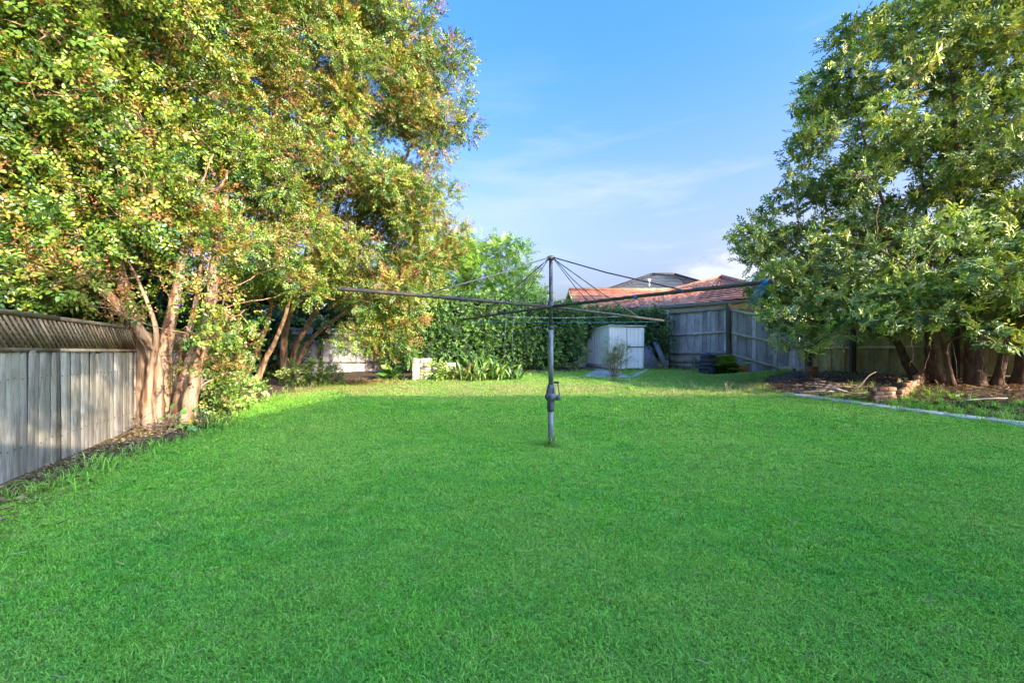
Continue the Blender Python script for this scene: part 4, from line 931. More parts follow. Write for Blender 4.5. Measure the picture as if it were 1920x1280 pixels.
# blade-leaf plants: every large leaf or frond is its own object
def strap_mesh(name, L, w, mat, col, bend=1.1, nseg=7, fold=.2):
    V, C = [], []
    for i in range(nseg + 1):
        t = i / nseg; a = bend * t ** 1.4; x = L * (t - .28 * bend * t ** 2.2 * .5); zz = L * (t * .9 - .55 * bend * t ** 2.4); ww = w * (math.sin(math.pi * min(.999, (t * .85 + .15))) ** .7)
        V += [(x * .75, -ww / 2, zz + fold * ww), (x * .75, 0, zz), (x * .75, ww / 2, zz + fold * ww)]; c = np.array(col) * (0.8 + .35 * t); C += [c] * 3
    q = []
    for i in range(nseg):
        for s_ in (0, 1): q.append((3 * i + s_, 3 * i + s_ + 1, 3 * i + 4 + s_, 3 * i + 3 + s_))
    return npmesh(name, np.array(V), np.array(q), mat, np.array(C), True)
def frond_mesh(name, L, mat, col, n=15):
    V, q, C = [], [], []
    def pt(t): return np.array([L * (t - .18 * t * t), 0, L * (.75 * t - .75 * t * t)])
    mb = MB(); 
    for i in range(n):
        t = (i + 1) / (n + 1); p0 = pt(t); ll = L * .26 * math.sin(math.pi * (t * .82 + .12)) + .015
        for s_ in (1, -1):
            d = norm(np.array([[.45, s_, -.22]]))[0]; v = leafcard(p0, d, (0.1, 0, 1), ll, ll * .30, .1, .2); b = len(V)
            V += list(v); q += [tuple(b + LEAFQ[0]), tuple(b + LEAFQ[1])]; C += [np.array(col) * rng.uniform(.8, 1.2)] * 6
    for i in range(6):
        a, b_ = pt(i / 6), pt((i + 1) / 6); b = len(V); V += [a + [0, .004, 0], a - [0, .004, 0], b_ - [0, .003, 0], b_ + [0, .003, 0]]; q.append((b, b + 1, b + 2, b + 3)); C += [np.array(col) * .6] * 4
    return npmesh(name, np.array(V), np.array(q), mat, np.array(C))
STRAPS = {k: [strap_mesh('leaf', 1, .075 * rng.uniform(.8, 1.2), M['leaf'], c, rng.uniform(.7, 1.5)) for _ in range(4)] for k, c in
          (('lime', (.30, .40, .08)), ('green', (.12, .24, .05)), ('dry', (.45, .34, .16)), ('dark', (.06, .13, .03)))}
FRONDS = {k: [frond_mesh('frond', 1, M['leaf'], c) for _ in range(3)] for k, c in (('green', (.12, .25, .05)), ('lime', (.28, .38, .07)))}
def rosette(name, label, px, py, D, n, L, kinds, meshes, cat='plant', el=(.0, .75), spread=.12, child='leaf', wid=1.25):
    p = P(px, py, D); z = float(g(p[0], p[1])); r = empty(name, (p[0], p[1], z), label, cat)
    for i in range(n):
        a = rng.uniform(0, 2 * math.pi); l = L * rng.uniform(.6, 1.1); e = rng.uniform(*el)
        o = put(child, meshes[kinds[rng.integers(len(kinds))]][rng.integers(3)], (p[0] + rng.normal() * spread, p[1] + rng.normal() * spread * .6, z), r, (rng.normal() * .15, -e, a), (l, l * wid, l))
    return r
rosette('fern', 'arching green fern beside the black compost bin', 1368, 705, 13.9, 24, .95, ['green', 'lime'], FRONDS, 'fern', (-.05, .95), .05, 'frond')
rosette('fern', 'pale green fern spreading left of the stone pier', 735, 708, 12.6, 18, .65, ['lime', 'green'], FRONDS, 'fern', (.2, 1.0), .06, 'frond')
for i, (lab, x, y, D, n, L, kd) in enumerate([
        ('pale strap-leaved clump just right of the stone pier', 850, 713, 12.3, 44, .72, ['lime', 'lime', 'dry']),
        ('bright tall strap-leaved clump with yellowing tips in mid border', 885, 713, 12.2, 60, .92, ['lime', 'green', 'lime', 'dry']),
        ('green strap-leaved clump in the border below the arm of the clothes line', 925, 711, 12.4, 60, 1.1, ['green', 'lime']),
        ('sparse strap-leaved clump at the lawn edge nearest the clothes line pole', 962, 709, 12.6, 40, .80, ['green', 'dark', 'lime']),
        ('dark leafy clump low against the hedge behind the strap leaves', 900, 703, 12.9, 44, 1.25, ['dark', 'green'])]):
    rosette('strap_plant', lab, x, y, D, n, L, kd, STRAPS, 'plant', (-.25, .75), .17)
rosette('strap_plant', 'dark strappy plant at the foot of the nearest trunks', 385, 818, 6.5, 42, .44, ['dark', 'dark', 'green'], STRAPS, 'plant', (.0, .75), .10, wid=.5)
rosette('strap_plant', 'strappy plant with browning leaves growing behind the low brick wall', 1688, 712, 9.3, 30, .36, ['green', 'dry', 'dry'], STRAPS, 'plant', (.1, .9), .05, wid=.9)
rosette('grass_clump', 'fine dark grass clump spilling over the garden bed by the mossy fence', 1610, 712, 10.6, 60, .42, ['dark', 'green', 'dark'], STRAPS, 'plant', (-.1, .6), .32, wid=.28)
rosette('grass_clump', 'second dark grass clump against the mossy fence left of the evergreen trunks', 1560, 712, 11.2, 44, .38, ['dark', 'green'], STRAPS, 'plant', (-.1, .6), .25, wid=.28)

# twiggy shrub before the shed
p = P(1152, 718, 12.9); z = float(g(p[0], p[1]))
r = empty('twiggy_shrub', (p[0], p[1], z), 'thin twiggy half-bare shrub in front of the shed', 'shrub')
mb = MB(); pos, dr = [], []
for i in range(34):
    a = rng.uniform(0, 2 * math.pi); s_ = rng.uniform(.05, .42); h = rng.uniform(.5, 1.12)
    e = np.array([p[0] + math.cos(a) * s_, p[1] + math.sin(a) * s_ * .8, z + h]); b0 = np.array([p[0] + math.cos(a) * .07, p[1] + math.sin(a) * .07, z - .02])
    ln = smoothline([b0, b0 * .45 + e * .55 + rng.standard_normal(3) * .04 - [0, 0, .02], e], 4); mb.tube(ln, np.linspace(.009, .003, len(ln)), 4)
    for q in range(7):
        t = ln[rng.integers(3, len(ln))]; e2 = t + np.array([rng.normal() * .1, rng.normal() * .1, rng.uniform(.02, .18)]); mb.tube([t, e2], [.004, .002], 3)
        if rng.random() < .75 and e2[2] > z + .35:
            for _ in range(4): pos.append(e2 + rng.standard_normal(3) * .03); dr.append(norm((e2 - t)[None])[0])
mb.obj('stems', M['stick'], r)
pos, dr = np.array(pos), np.array(dr)
scatter('foliage', M['leaf'], r, [spray_alt(8, .12, .028, .009) for _ in range(4)], pos, dr + .3 * rng.standard_normal(pos.shape), rng.standard_normal(pos.shape), rng.uniform(.8, 1.3, len(pos)), pick([(.20, .25, .05), (.13, .18, .05), (.30, .27, .09)], [2, 2, 1], len(pos)))

# ------------------------------------------------------------------ stone pier, brick wall, edging, sticks
def block(parent, name, mat, c, ax, L_, W_, H_, jit=.004):
    ay = np.array([-ax[1], ax[0]]); v = []
    for sz in (0, 1):
        for sy in (-.5, .5):
            for sx_ in (-.5, .5):
                q = np.array(c[:2]) + ax * (sx_ * L_) + ay * (sy * W_); v.append([q[0] + rng.normal() * jit, q[1] + rng.normal() * jit, c[2] + sz * H_ + rng.normal() * jit])
    o = MB().add(v, [(0, 2, 3, 1), (4, 5, 7, 6), (0, 1, 5, 4), (2, 6, 7, 3), (0, 4, 6, 2), (1, 3, 7, 5)]).obj(name, M[mat], parent, org=c)
    bv = o.modifiers.new('edge', 'BEVEL'); bv.width = min(.012, H_ * .12); bv.segments = 1
    return o
p = P(790, 717, 12.45); z = float(g(p[0], p[1])) - .03; ax = norm(np.array([[.95, .3]]))[0]; ay = np.array([-ax[1], ax[0]])
r = empty('stone_pier', (p[0], p[1], z), 'low pale sandstone pier at the edge of the lawn before the hedge', 'pier')
for i in range(5):
    h = .132
    for k, (u, L_) in enumerate([(-.13, .30), (.16, .26)] if i % 2 else [(-.17, .22), (.12, .34)]):
        q = p[:2] + ax * u; block(r, 'stone_block', 'stone', (q[0], q[1], z + i * h), ax, L_ - .008, .42, h - .007)
q = p[:2] + ax * .62
for i in range(4):
    for k in range(2): 
        qq = p[:2] + ax * (.46 + .30 * k + (.08 if i % 2 else 0)) + ay * .04; block(r, 'stone_block', 'stone', (qq[0], qq[1], z + i * .132), ax, .29, .36, .124)
MB().box((-.012, -.012, 0), (.012, .012, .6), Matrix.Translation((p[0] + ax[0] * .36, p[1] + ax[1] * .36 - .24, z))).obj('stake', M['wood_post'], r)

# low brick garden wall: a short front end and a run going back to the trunks
wa, wb = P(1636, 748, 8.6)[:2], P(1678, 746, 8.75)[:2]; wc = P(1738, 716, 10.1)[:2]
z0 = float(g(*wb)) - .04
r = empty('brick_wall', (*wb, z0), 'low crumbling brown brick garden wall in front of the evergreen trunks', 'wall')
def brick_run(a, b, z0, z1, courses, skip):
    d = b - a; l = np.linalg.norm(d); d /= l; n = max(2, int(l / .236))
    for c in range(courses):
        for i in range(n + (c % 2)):
            t = (i + (.5 if c % 2 == 0 else 0.0)) * .236
            if t > l + .05 or skip(c, t / l): continue
            q = a + d * t; zz = z0 + (z1 - z0) * t / l + c * .083
            hl = .115 if (c % 2 and i == 0) else .226
            block(r, 'brick', 'brick', (q[0] + rng.normal() * .003, q[1] + rng.normal() * .003, zz), d, hl, .108, .074, .003)
        aa = np.array([*(a + d * .03), z0 + c * .083 + .037]); bb = np.array([*(b - d * .05), z1 + c * .083 + .037])
        if c < courses - 1: MB().bar(aa, bb, .092, .088 if c < courses - 2 else .07).obj('mortar', M['mortar'], r)
brick_run(wa, wb, z0, z0 + .0, 4, lambda c, t: c == 3 and t > .8)
brick_run(wb + np.array([.1, .02]), wc, z0, float(g(*wc)) - .02, 4, lambda c, t: (c == 3 and (t < .12 or .35 < t < .55)) or (c == 2 and .38 < t < .48))
p = P(1522, 722, 11.2); z = float(g(p[0], p[1]))
r = empty('brick_stack', (p[0], p[1], z), 'small stack of old bricks beside the dark fence post', 'bricks')
for i in range(4): block(r, 'brick', 'brick', (p[0] + rng.normal() * .02, p[1] + rng.normal() * .02, z - .01 + i * .076), norm(np.array([[1, .2 * rng.normal()]]))[0], .23, .11, .074)
# edging: one slab after another
e0, e1 = E1 - ED * .25, E2 + ED * 5.5
r = empty('path', (*e0, float(g(*e0))), None, None); tag(r, kind='structure')
l = np.linalg.norm(e1 - e0); t = 0.0; i = 0
while t < l:
    Ls = rng.uniform(.44, .62); V = []
    for u in (t + .003, t + Ls - .003):
        c = e0 + ED * u + EN * (.05 + rng.normal() * .004); zt = float(g(*(e0 + ED * u))) + .042 + rng.normal() * .003
        for w in (-.17, .22):
            q = c + EN * w; V += [(q[0], q[1], zt - .12), (q[0], q[1], zt + rng.normal() * .002)]
    o = MB().add(V, [(0, 1, 3, 2), (6, 7, 5, 4), (1, 5, 7, 3), (0, 4, 5, 1), (2, 3, 7, 6)]).obj('edging_slab', M['concrete_pale'], r, org=V[0])
    bv = o.modifiers.new('edge', 'BEVEL'); bv.width = .008; bv.segments = 1
    t += Ls
# old timber boards at the end of the edging
for i, (lab, a, b) in enumerate([('grey weathered board lying at the end of the concrete edging', (1512, 746, 9.9), (1588, 752, 9.6)), ('pale split board lying across the stick pile', (1555, 738, 9.9), (1585, 746, 9.5))]):
    a, b = P(*a), P(*b); a[2] = float(g(a[0], a[1])) + .05 + .05 * i; b[2] = float(g(b[0], b[1])) + .05 + .02 * i
    tag(MB().bar(a, b, .12 - .03 * i, .03).obj('board', M['wood_grey'], org=a), lab, 'board')
# pile of sticks
p = P(1555, 738, 9.9); z = float(g(p[0], p[1]))
r = empty('stick_pile', (p[0], p[1], z), 'heap of dry cut sticks at the corner of the garden bed', 'sticks')
for i in range(95):
    c = np.array([p[0] + rng.normal() * .32, p[1] + rng.normal() * .34, z + .03 + .14 * max(0, 1 - abs(rng.normal() * .8)) * rng.random()]); c[2] += float(g(c[0], c[1])) - z
    a = rng.normal() * .6 - .25; L_ = rng.uniform(.2, .65); d = np.array([math.cos(a), math.sin(a), rng.normal() * .10])
    ln = np.array([c - d * L_ / 2, c + rng.standard_normal(3) * .015, c + d * L_ / 2]); MB().tube(ln, [.012, .010, .006], 5).obj('stick', M['stick'], r, org=c)
a, b = P(1598, 742, 9.3), P(1640, 700, 9.4)
tag(MB().tube(smoothline([P(1590, 730, 9.6), P(1612, 722, 9.5), P(1628, 705, 9.5), P(1642, 697, 9.5)], 4), np.linspace(.022, .01, 13), 6).obj('fallen_branch', M['stick'], smooth=True), 'bent fallen branch rising from the stick heap', 'branch')
tag(MB().tube(smoothline([P(1812, 750, 7.9), P(1850, 747, 7.95), P(1888, 746, 8.0)], 4), np.linspace(.016, .01, 9), 6).obj('fallen_branch', M['wood_pale'], smooth=True), 'pale bare stick lying on the mulch below the thick trunk', 'branch')
# pale stones by the dark post
for i, (x, y, D, s_) in enumerate([(1478, 706, 12.4, .18), (1492, 703, 12.5, .15), (1500, 708, 12.2, .10)]):
    p = P(x, y, D); z = float(g(p[0], p[1])); u = np.linspace(0, math.pi, 6); a = np.arange(8) / 8 * 2 * math.pi
    v = np.stack([np.sin(u)[:, None] * np.cos(a), np.sin(u)[:, None] * np.sin(a), np.broadcast_to(np.cos(u)[:, None], (6, 8))], -1) * np.array([1.2, .8, .6]) * s_
    v *= 1 + .18 * rng.standard_normal((6, 8, 1)); v[0] = v[0].mean(0); v[-1] = v[-1].mean(0)
    ii = np.arange(5)[:, None] * 8; j = np.arange(8)[None]; k = (j + 1) % 8
    o = MB().add(v.reshape(-1, 3) + [p[0], p[1], z + .06], np.stack([ii + j, ii + 8 + j, ii + 8 + k, ii + k], -1).reshape(-1, 4)).obj('stone', M['stone'], org=(p[0], p[1], z))
    tag(o, ['largest pale rough stone at the foot of the sagging fence', 'middle pale stone leaning beside the dark post', 'smallest stone beside the dark fence post'][i], 'stone')
# dead log end in the left border, flowers
r = empty('nasturtium', (*P(345, 808, 6.2)[:2], float(g(*P(345, 808, 6.2)[:2]))), 'round-leaved nasturtium with one orange flower at the foot of the trunks', 'plant')
V, q, C = [], [], []
disc = None
a = np.arange(9) / 9 * 2 * math.pi; disc = np.stack([np.cos(a), np.sin(a), .12 * np.cos(2 * a)], -1)
dm = npmesh('leaf', np.concatenate([disc, [[0, 0, -.12]]]), np.array([(9, i, (i + 1) % 9) for i in range(9)]), M['leaf'], np.tile((.13, .28, .06), (10, 1)))
for i in range(60):
    x, y = rng.normal(345, 26), rng.normal(800, 9); q_ = P(x, 812, rng.uniform(6.0, 6.5)); q_[2] = float(g(q_[0], q_[1])) + abs(rng.normal()) * .12 + .05
    s_ = rng.uniform(.018, .042); put('leaf', dm, q_, r, (rng.normal() * .5 + .35, rng.normal() * .5, 0), (s_, s_, s_))
q_ = P(359, 787, 6.2); fl = MB()
for i in range(5):
    a = i * 1.257; fl.add(leafcard(q_, (math.cos(a), -.5, math.sin(a)), (0, -1, 0), .036, .034, .1, -.1), LEAFQ)
fl.obj('flower', M['orange'], r)
q_ = P(333, 567, 6.2); fl = MB()
for i in range(14):
    d = rng.standard_normal(3); fl.add(leafcard(q_ + d * .02, d, rng.standard_normal(3), .04, .03, .1, 0), LEAFQ)
fo = fl.obj('flower_spray', M['purple'], org=q_); tag(fo, 'small purple flower spray among the branches of the nearest tree', 'flower')

# ------------------------------------------------------------------ houses beyond the fence
def tiled(name, mat, pts, root, rows, cols, amp=.035):
    """a roof plane (4 corners: eave a, eave b, ridge b, ridge a) as overlapping rows of curved tiles"""
    a, b, c, d = [np.array(x, float) for x in pts]; nrm = norm(np.cross(b - a, d - a)[None])[0]
    if nrm[2] < 0: nrm = -nrm
    V, q = [], []; m = cols * 4
    for i in range(rows):
        for e, t in enumerate((i / rows, (i + 1.12) / rows)):
            t = min(t, 1.0); l0, l1 = a + (d - a) * t, b + (c - b) * t
            full = np.linalg.norm(b - a)
            for j in range(m + 1):
                s_ = j / m; w = amp * (.5 + .5 * math.sin(s_ * cols * 2 * math.pi)); V.append(l0 + (l1 - l0) * s_ + nrm * (w + (amp * 1.1 if e == 0 else 0)))
        b0 = i * 2 * (m + 1)
        for j in range(m): q.append((b0 + j, b0 + j + 1, b0 + m + 2 + j, b0 + m + 1 + j))
    return MB().add(V, q).obj(name, M[mat], root, smooth=False)
def wallbox(root, name, mat, pts, z0, z1):
    n = len(pts); V = [(x, y, z0) for x, y in pts] + [(x, y, z1) for x, y in pts]
    return MB().add(V, [(i, (i + 1) % n, (i + 1) % n + n, i + n) for i in range(n)]).obj(name, M[mat], root)
# red-roofed cream house: gabled block + hipped wing lying along the boundary
r = empty('house', (9, 21, .6), 'cream house with orange-red tiled roof behind the grey fence', 'house')
zr = 4.5; A0, A1 = P(1068, 545, 23), P(1330, 545, 23); ea, eb = P(1084, 580, 19.6), P(1330, 580, 19.6)
ea[2] = eb[2] = 3.0
tiled('roof', 'tile_red', [ea, eb, [A1[0], 23, zr], [A0[0], 23, zr]], r, 14, 20, .03)
tiled('roof', 'tile_red', [[A0[0] - .25, 26.4, 3.0], [A1[0], 26.4, 3.0], [A1[0], 23, zr], [A0[0], 23, zr]], r, 8, 10, .03)
MB().tube([[A0[0] - .05, 23, zr + .05], [A1[0], 23, zr + .05]], .10, 6).obj('ridge_cap', M['tile_red'], r)
gx = A0[0] + .12
MB().add([(ea[0] + .15, 20.0, .4), (gx - .1, 26.0, .4), (gx - .1, 26.0, 3.1), (gx, 23, 4.42), (ea[0] + .15, 20.0, 3.1)], None, [(0, 1, 2), (0, 2, 4), (4, 2, 3)]).obj('wall', M['cream'], r)
wallbox(r, 'wall', 'cream', [(ea[0] + .2, 20.0), (eb[0], 20.0), (eb[0], 26), (gx, 26)], .3, 3.0)
MB().bar([ea[0] - .05, 19.55, 2.95], [A0[0] - .05, 23, zr - .03], .05, .10).obj('barge_board', M['cream'], r)
MB().bar([A0[0] - .05, 23, zr - .03], [A0[0] - .3, 26.4, 2.95], .05, .10).obj('barge_board', M['cream'], r)
# wing
wd = norm((np.array([7.95, 15.5]) - np.array([5.4, 18.1]))[None])[0]; wn = np.array([-wd[1], wd[0]]); o0 = np.array([5.55, 18.25])
def w3(u, v, z): q = o0 + wd * u + wn * v; return [q[0], q[1], z]
pk = 1.85
tiled('roof', 'tile_red', [w3(-2.6, .1, 3.12), w3(5.4, .1, 3.12), w3(pk, 4.0, 4.65), w3(pk - .1, 4.0, 4.65)], r, 15, 18, .03)
tiled('roof', 'tile_red', [w3(5.4, .1, 3.12), w3(5.4, 7.9, 3.12), w3(pk, 4.0, 4.65), w3(pk, 4.0, 4.65)], r, 15, 22, .03)
tiled('roof', 'tile_red', [w3(5.4, 7.9, 3.12), w3(-2.6, 7.9, 3.12), w3(pk - .1, 4.0, 4.65), w3(pk, 4.0, 4.65)], r, 10, 12, .03)
MB().tube([w3(-2.6, .1, 3.16), w3(pk, 4, 4.70)], .08, 6).obj('ridge_cap', M['tile_red'], r)
MB().tube([w3(pk, 4, 4.70), w3(5.4, .1, 3.17)], .09, 6).obj('ridge_cap', M['tile_red'], r)
wallbox(r, 'wall', 'cream', [w3(-1.5, .5, 0)[:2], w3(5.0, .5, 0)[:2], w3(5.0, 7.5, 0)[:2], w3(-1.5, 7.5, 0)[:2]], .3, 3.05)
MB().bar(w3(-1.6, -.02, 3.02), w3(5.5, -.02, 3.02), .12, .11).obj('gutter', M['gutter'], r)
MB().bar(w3(-1.6, .07, 2.86), w3(5.5, .07, 2.86), .06, .20).obj('fascia', M['cream'], r)
wv = MB()
V = []
for i in range(61):
    u = -.2 + 3.6 * i / 60; V += [w3(u, -.06, 3.10 + .018 * (i % 2)), w3(u, 1.5, 3.24 + .018 * (i % 2))]
o = wv.add(V, [(2 * i, 2 * i + 2, 2 * i + 3, 2 * i + 1) for i in range(60)]).obj('carport_sheet', M['shed'], r); 
# grey-roofed house
r = empty('house', (12, 36, .6), 'house with dark grey tiled hip roof behind the red-roofed one', 'house')
R0, R1 = [11.8, 36, 7.7], [13.7, 36, 7.7]; q0, q1, q2, q3 = [2.5, 30.2, 3.9], [21, 30.2, 3.9], [21, 42, 3.9], [-.8, 42, 3.9]
tiled('roof', 'tile_grey', [q0, q1, R1, R0], r, 24, 40, .045); tiled('roof', 'tile_grey', [q3, q0, R0, R0], r, 20, 26, .045); tiled('roof', 'tile_grey', [q1, q2, R1, R1], r, 14, 16, .045)
for a, b in ((R0, R1), (R0, q0), (R1, q1), (R0, q3)): MB().tube([np.array(a) + [0, 0, .06], np.array(b) + [0, 0, .06]], .12, 6).obj('ridge_cap', M['tile_grey'], r)
wallbox(r, 'wall', 'cream', [(3.2, 30.8), (20.4, 30.8), (20.4, 41.4), (1, 41.4)], .3, 4.0)
p = P(1217, 532, 34.0); MB().tube([p - [0, 0, .3], p + [0, 0, .35]], .07, 8).obj('vent_pipe', M['white_trim'], r)
MB().bar(p + [0, 0, .35] - [.18, 0, 0], p + [0, 0, .35] + [.12, 0, 0], .12, .06).obj('vent_cap', M['white_trim'], r)
# the house at the photographer's back, which shades the lawn
r = empty('house', (10, -4, 0), 'house standing behind the viewer that shades the lawn', 'house')
HK = np.array([8.75, -1.5, 6.2]); hx0 = 0.75
HK2 = np.array([-3.8, 9.6, .17]) - np.array(SDIR) / SDIR.y * 13.6; ry_, rz_, rx_ = HK2[1], HK2[2], HK2[0]
ez = rz_ - .42 * (rx_ - hx0)
wallbox(r, 'wall', 'white_trim', [(hx0 + .35, -1.15), (22, -1.15), (22, -9), (hx0 + .35, -9)], -.1, ez)
MB().add([(hx0, -.75, ez), (22.5, -.75, ez), (22.5, ry_, rz_), (rx_, ry_, rz_), (hx0, -9.4, ez), (22.5, -9.4, ez)], [(0, 1, 2, 3), (5, 4, 3, 2)], [(4, 0, 3), (1, 5, 2), ]).obj('roof', M['tile_red'], r)
for x in (3.2, 7.5, 12):
    MB().box((x, -1.15, .9), (x + 1.6, -1.10, 2.1)).obj('window', M['glass'], r)
# neighbour roof glimpsed at far left
r = empty('neighbour_shed', (-13, 11, 0), 'dark blue-grey shed wall glimpsed above the lattice fence', 'shed')
MB().box((-14.5, 9.2, 0), (-9.6, 12.5, 2.5)).obj('wall', M['bin'], r)
MB().add([(-14.8, 9.0, 2.5), (-9.4, 9.0, 2.5), (-9.4, 12.8, 2.75), (-14.8, 12.8, 2.75), (-14.8, 9.0, 2.6), (-9.4, 9.0, 2.6), (-9.4, 12.8, 2.85), (-14.8, 12.8, 2.85)], [(4, 5, 6, 7), (0, 1, 5, 4), (1, 2, 6, 5), (3, 2, 1, 0), (2, 3, 7, 6), (3, 0, 4, 7)]).obj('roof', M['galv_dark'], r)

# ------------------------------------------------------------------ fallen leaves, weeds and straw (nobody could count these)
def litter(name, label, n, fn, cols, size, lift=.012, wd_=(.38, .45, .3)):
    pts = fn(n); z = g(pts[:, 0], pts[:, 1]); pos = np.column_stack([pts, z + lift + .02 * rng.random(len(pts))])
    d = rng.standard_normal(pos.shape) * np.array([1, 1, .25]); up = np.array([0, 0, 1]) + .35 * rng.standard_normal(pos.shape)
    T = [leafcard((0, 0, 0), (1, 0, 0), (0, 0, 1), 1, w, .25, b) for w, b in zip(wd_, (.2, -.1, .1))]
    o = scatter(name, M['leaf'], None, T, pos, d, up, rng.uniform(.6, 1.3, len(pos)) * size, pick(cols, np.ones(len(cols)), len(pos)))
    tag(o, label, 'litter'); return o
DRY = [(.20, .11, .06), (.30, .18, .10), (.12, .075, .05), (.38, .27, .17), (.24, .15, .10)]
def bed_pts(n):
    u, w = rng.uniform(-1, 8, n), rng.uniform(.15, 4.2, n) ** 1.0; p = E1[None] + ED * u[:, None] + EN * w[:, None]
    return p[(p[:, 1] > 3.5)]
litter('leaf_litter', 'brown fallen leaves covering the bed under the evergreen tree', 9000, bed_pts, DRY, .085)
def left_pts(n):
    y = rng.uniform(2.4, 12.5, n); w = np.abs(rng.normal(0, .28, n)) + .05; return np.column_stack([-4.43 - .45 * (y - 3.69) + w * .912 + .05, y + w * .41])
litter('leaf_litter', 'dry twigs and fallen leaves along the foot of the lattice fence', 5200, left_pts, [(.34, .22, .11), (.24, .14, .07), (.42, .32, .18), (.16, .16, .05)], .042)
def pile_pts(n):
    c = P(655, 715, 11.9); return np.column_stack([c[0] + rng.normal(0, .7, n), c[1] + rng.normal(0, .28, n)])
litter('leaf_litter', 'reddish mulch heap before the pale back fence', 1600, pile_pts, [(.42, .20, .09), (.50, .28, .13), (.34, .15, .07)], .07, .03)
def straw_pts(n):
    p = np.column_stack([rng.uniform(-5, 9, n), rng.uniform(1.2, 11, n)]); return p[inpoly(p, LAWN)]
litter('straw', 'scattered bits of dry straw lying in the lawn', 1700, straw_pts, [(.80, .66, .34), (.70, .54, .26), (.55, .38, .18)], .055, .024, (.06, .045, .09))
mb = MB()
for i in range(60):
    b = np.array([*(P(312, 800, 6.2)[:2] + rng.standard_normal(2) * [.20, .16]), 0]); b[2] = float(g(b[0], b[1])) + .02 + abs(rng.normal()) * .09
    d = norm(rng.standard_normal((1, 3)) * [1, .7, .35])[0] * rng.uniform(.1, .3); mb.tube([b - d, b + rng.standard_normal(3) * .02, b + d], [.004, .005, .002], 3)
o = mb.obj('dry_twigs', M['stick']); tag(o, 'tangle of thin dry twigs at the foot of the nearest trunks', 'twigs', kind='stuff')

# ------------------------------------------------------------------ grass
def tuft(name, nb, rad, hmin, hmax, wid, k, seedhead=False):
    r_ = np.random.default_rng(k); V, T, C = [], [], []
    for i in range(nb):
        a, q = r_.uniform(0, 2 * math.pi), rad * math.sqrt(r_.random()); b = np.array([math.cos(a) * q, math.sin(a) * q, 0]); h = r_.uniform(hmin, hmax); th = r_.uniform(0, 2 * math.pi)
        d = np.array([math.cos(th), math.sin(th), 0]); s_ = np.array([-d[1], d[0], 0]); lean = r_.uniform(.3, 1.5) * h; w = wid * r_.uniform(.7, 1.3); n0 = len(V)
        V += [b - s_ * w / 2, b + s_ * w / 2, b + d * lean * .35 + s_ * w * .42 + [0, 0, h * .6], b + d * lean * .35 - s_ * w * .42 + [0, 0, h * .6], b + d * lean + [0, 0, h * (.95 - .25 * lean / h)]]
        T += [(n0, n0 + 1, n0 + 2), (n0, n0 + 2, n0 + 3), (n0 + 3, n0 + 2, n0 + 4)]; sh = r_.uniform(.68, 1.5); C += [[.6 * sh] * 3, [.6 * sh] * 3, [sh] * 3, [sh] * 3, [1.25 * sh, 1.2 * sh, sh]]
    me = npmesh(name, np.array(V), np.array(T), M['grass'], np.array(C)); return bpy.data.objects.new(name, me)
def gn_scatter(name, label, pts, tufts, scl, kind='stuff'):
    z = g(pts[:, 0], pts[:, 1]); V = np.column_stack([pts, z - .004]); me = bpy.data.meshes.new(name); me.vertices.add(len(V)); me.vertices.foreach_set('co', V.astype(np.float32).ravel())
    a = me.attributes.new('rot', 'FLOAT_VECTOR', 'POINT'); R_ = np.column_stack([rng.normal(0, .12, len(V)), rng.normal(0, .12, len(V)), rng.uniform(0, 6.28, len(V))]); a.data.foreach_set('vector', R_.astype(np.float32).ravel())
    a = me.attributes.new('scl', 'FLOAT', 'POINT'); a.data.foreach_set('value', scl.astype(np.float32))
    a = me.attributes.new('idx', 'INT', 'POINT'); a.data.foreach_set('value', rng.integers(0, len(tufts), len(V)).astype(np.int32))
    o = put(name, me, (0, 0, 0)); tag(o, label, 'grass', kind=kind)
    instancer(o, tufts); return o
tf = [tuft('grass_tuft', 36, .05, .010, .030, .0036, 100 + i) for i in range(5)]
P_, S_ = [], []
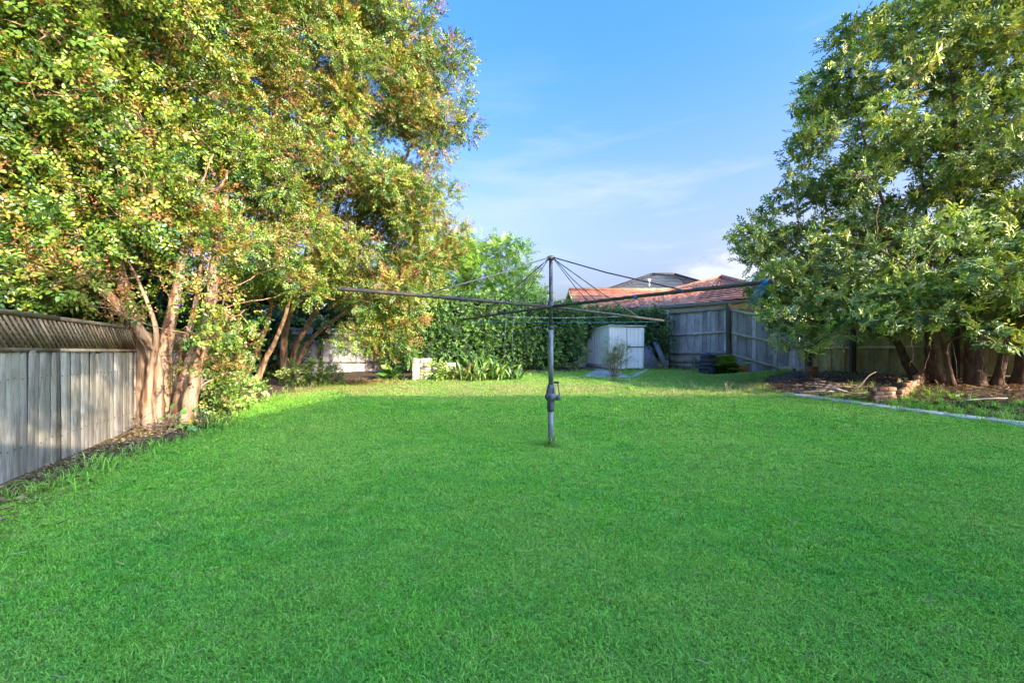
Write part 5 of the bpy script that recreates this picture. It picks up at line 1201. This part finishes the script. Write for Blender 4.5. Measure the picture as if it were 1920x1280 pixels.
for (ya, yb, dens, s_) in [(.9, 2.6, 1500, .95), (2.6, 4.2, 1050, 1.05), (4.2, 6.5, 620, 1.25), (6.5, 9.5, 340, 1.6), (9.5, 15.6, 210, 1.9)]:
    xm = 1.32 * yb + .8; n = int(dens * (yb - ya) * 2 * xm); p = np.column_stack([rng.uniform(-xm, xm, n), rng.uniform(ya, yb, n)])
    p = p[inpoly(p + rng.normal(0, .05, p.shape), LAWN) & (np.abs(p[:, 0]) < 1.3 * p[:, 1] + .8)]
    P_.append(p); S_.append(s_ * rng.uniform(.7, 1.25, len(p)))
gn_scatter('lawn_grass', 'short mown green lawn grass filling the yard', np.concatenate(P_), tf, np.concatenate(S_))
# longer grass at the far lawn edges and round posts
tl = [tuft('long_grass_tuft', 16, .05, .07, .20, .006, 200 + i) for i in range(4)]
P_ = []
poly = LAWN[5:22]
for a, b in zip(LAWN[2:21], LAWN[3:22]):
    n = int(np.linalg.norm(b - a) * 26); t = rng.random((n, 1)); P_.append(a * (1 - t) + b * t + rng.normal(0, .12, (n, 2)))
n = 900; u, w = rng.uniform(.3, 7.5, n), .22 + np.abs(rng.normal(0, .8, n)); P_.append(E1 + ED * u[:, None] + EN * w[:, None])
n = 160; P_.append(np.column_stack([rng.uniform(1.0, 6.3, n), rng.normal(10.3, .45, n)]))
n = 26; a = rng.uniform(0, 6.28, n); P_.append(HP + np.column_stack([np.cos(a), np.sin(a)]) * rng.uniform(.045, .09, (n, 1)))
p = np.concatenate(P_)
gn_scatter('long_grass', 'longer unmown grass tufts and weeds along the lawn edges', p, tl, rng.uniform(.45, 1.1, len(p)))
for i, (x, y, D) in enumerate([(1303, 745, 10.0), (1372, 745, 10.0), (1365, 748, 9.8)]):
    p = P(x, y, D); p[2] = float(g(p[0], p[1])); mb = MB()
    for k in range(3):
        mb.tube([p + [rng.normal() * .03, 0, 0], p + [rng.normal() * .04 - .03, 0, .14], p + [rng.normal() * .06 - .06, 0, .24 + rng.random() * .06]], [.0025, .002, .004], 4)
    tag(mb.obj('grass_stalk', M['wood_pale'], org=p), ['pale seeding grass stalk in the sunlit strip before the shed', 'tallest pale grass stalk in the sunlit strip before the terracotta pot', 'short pale grass stalk beside the tallest stalk in the sunlit strip'][i], 'grass stalk')
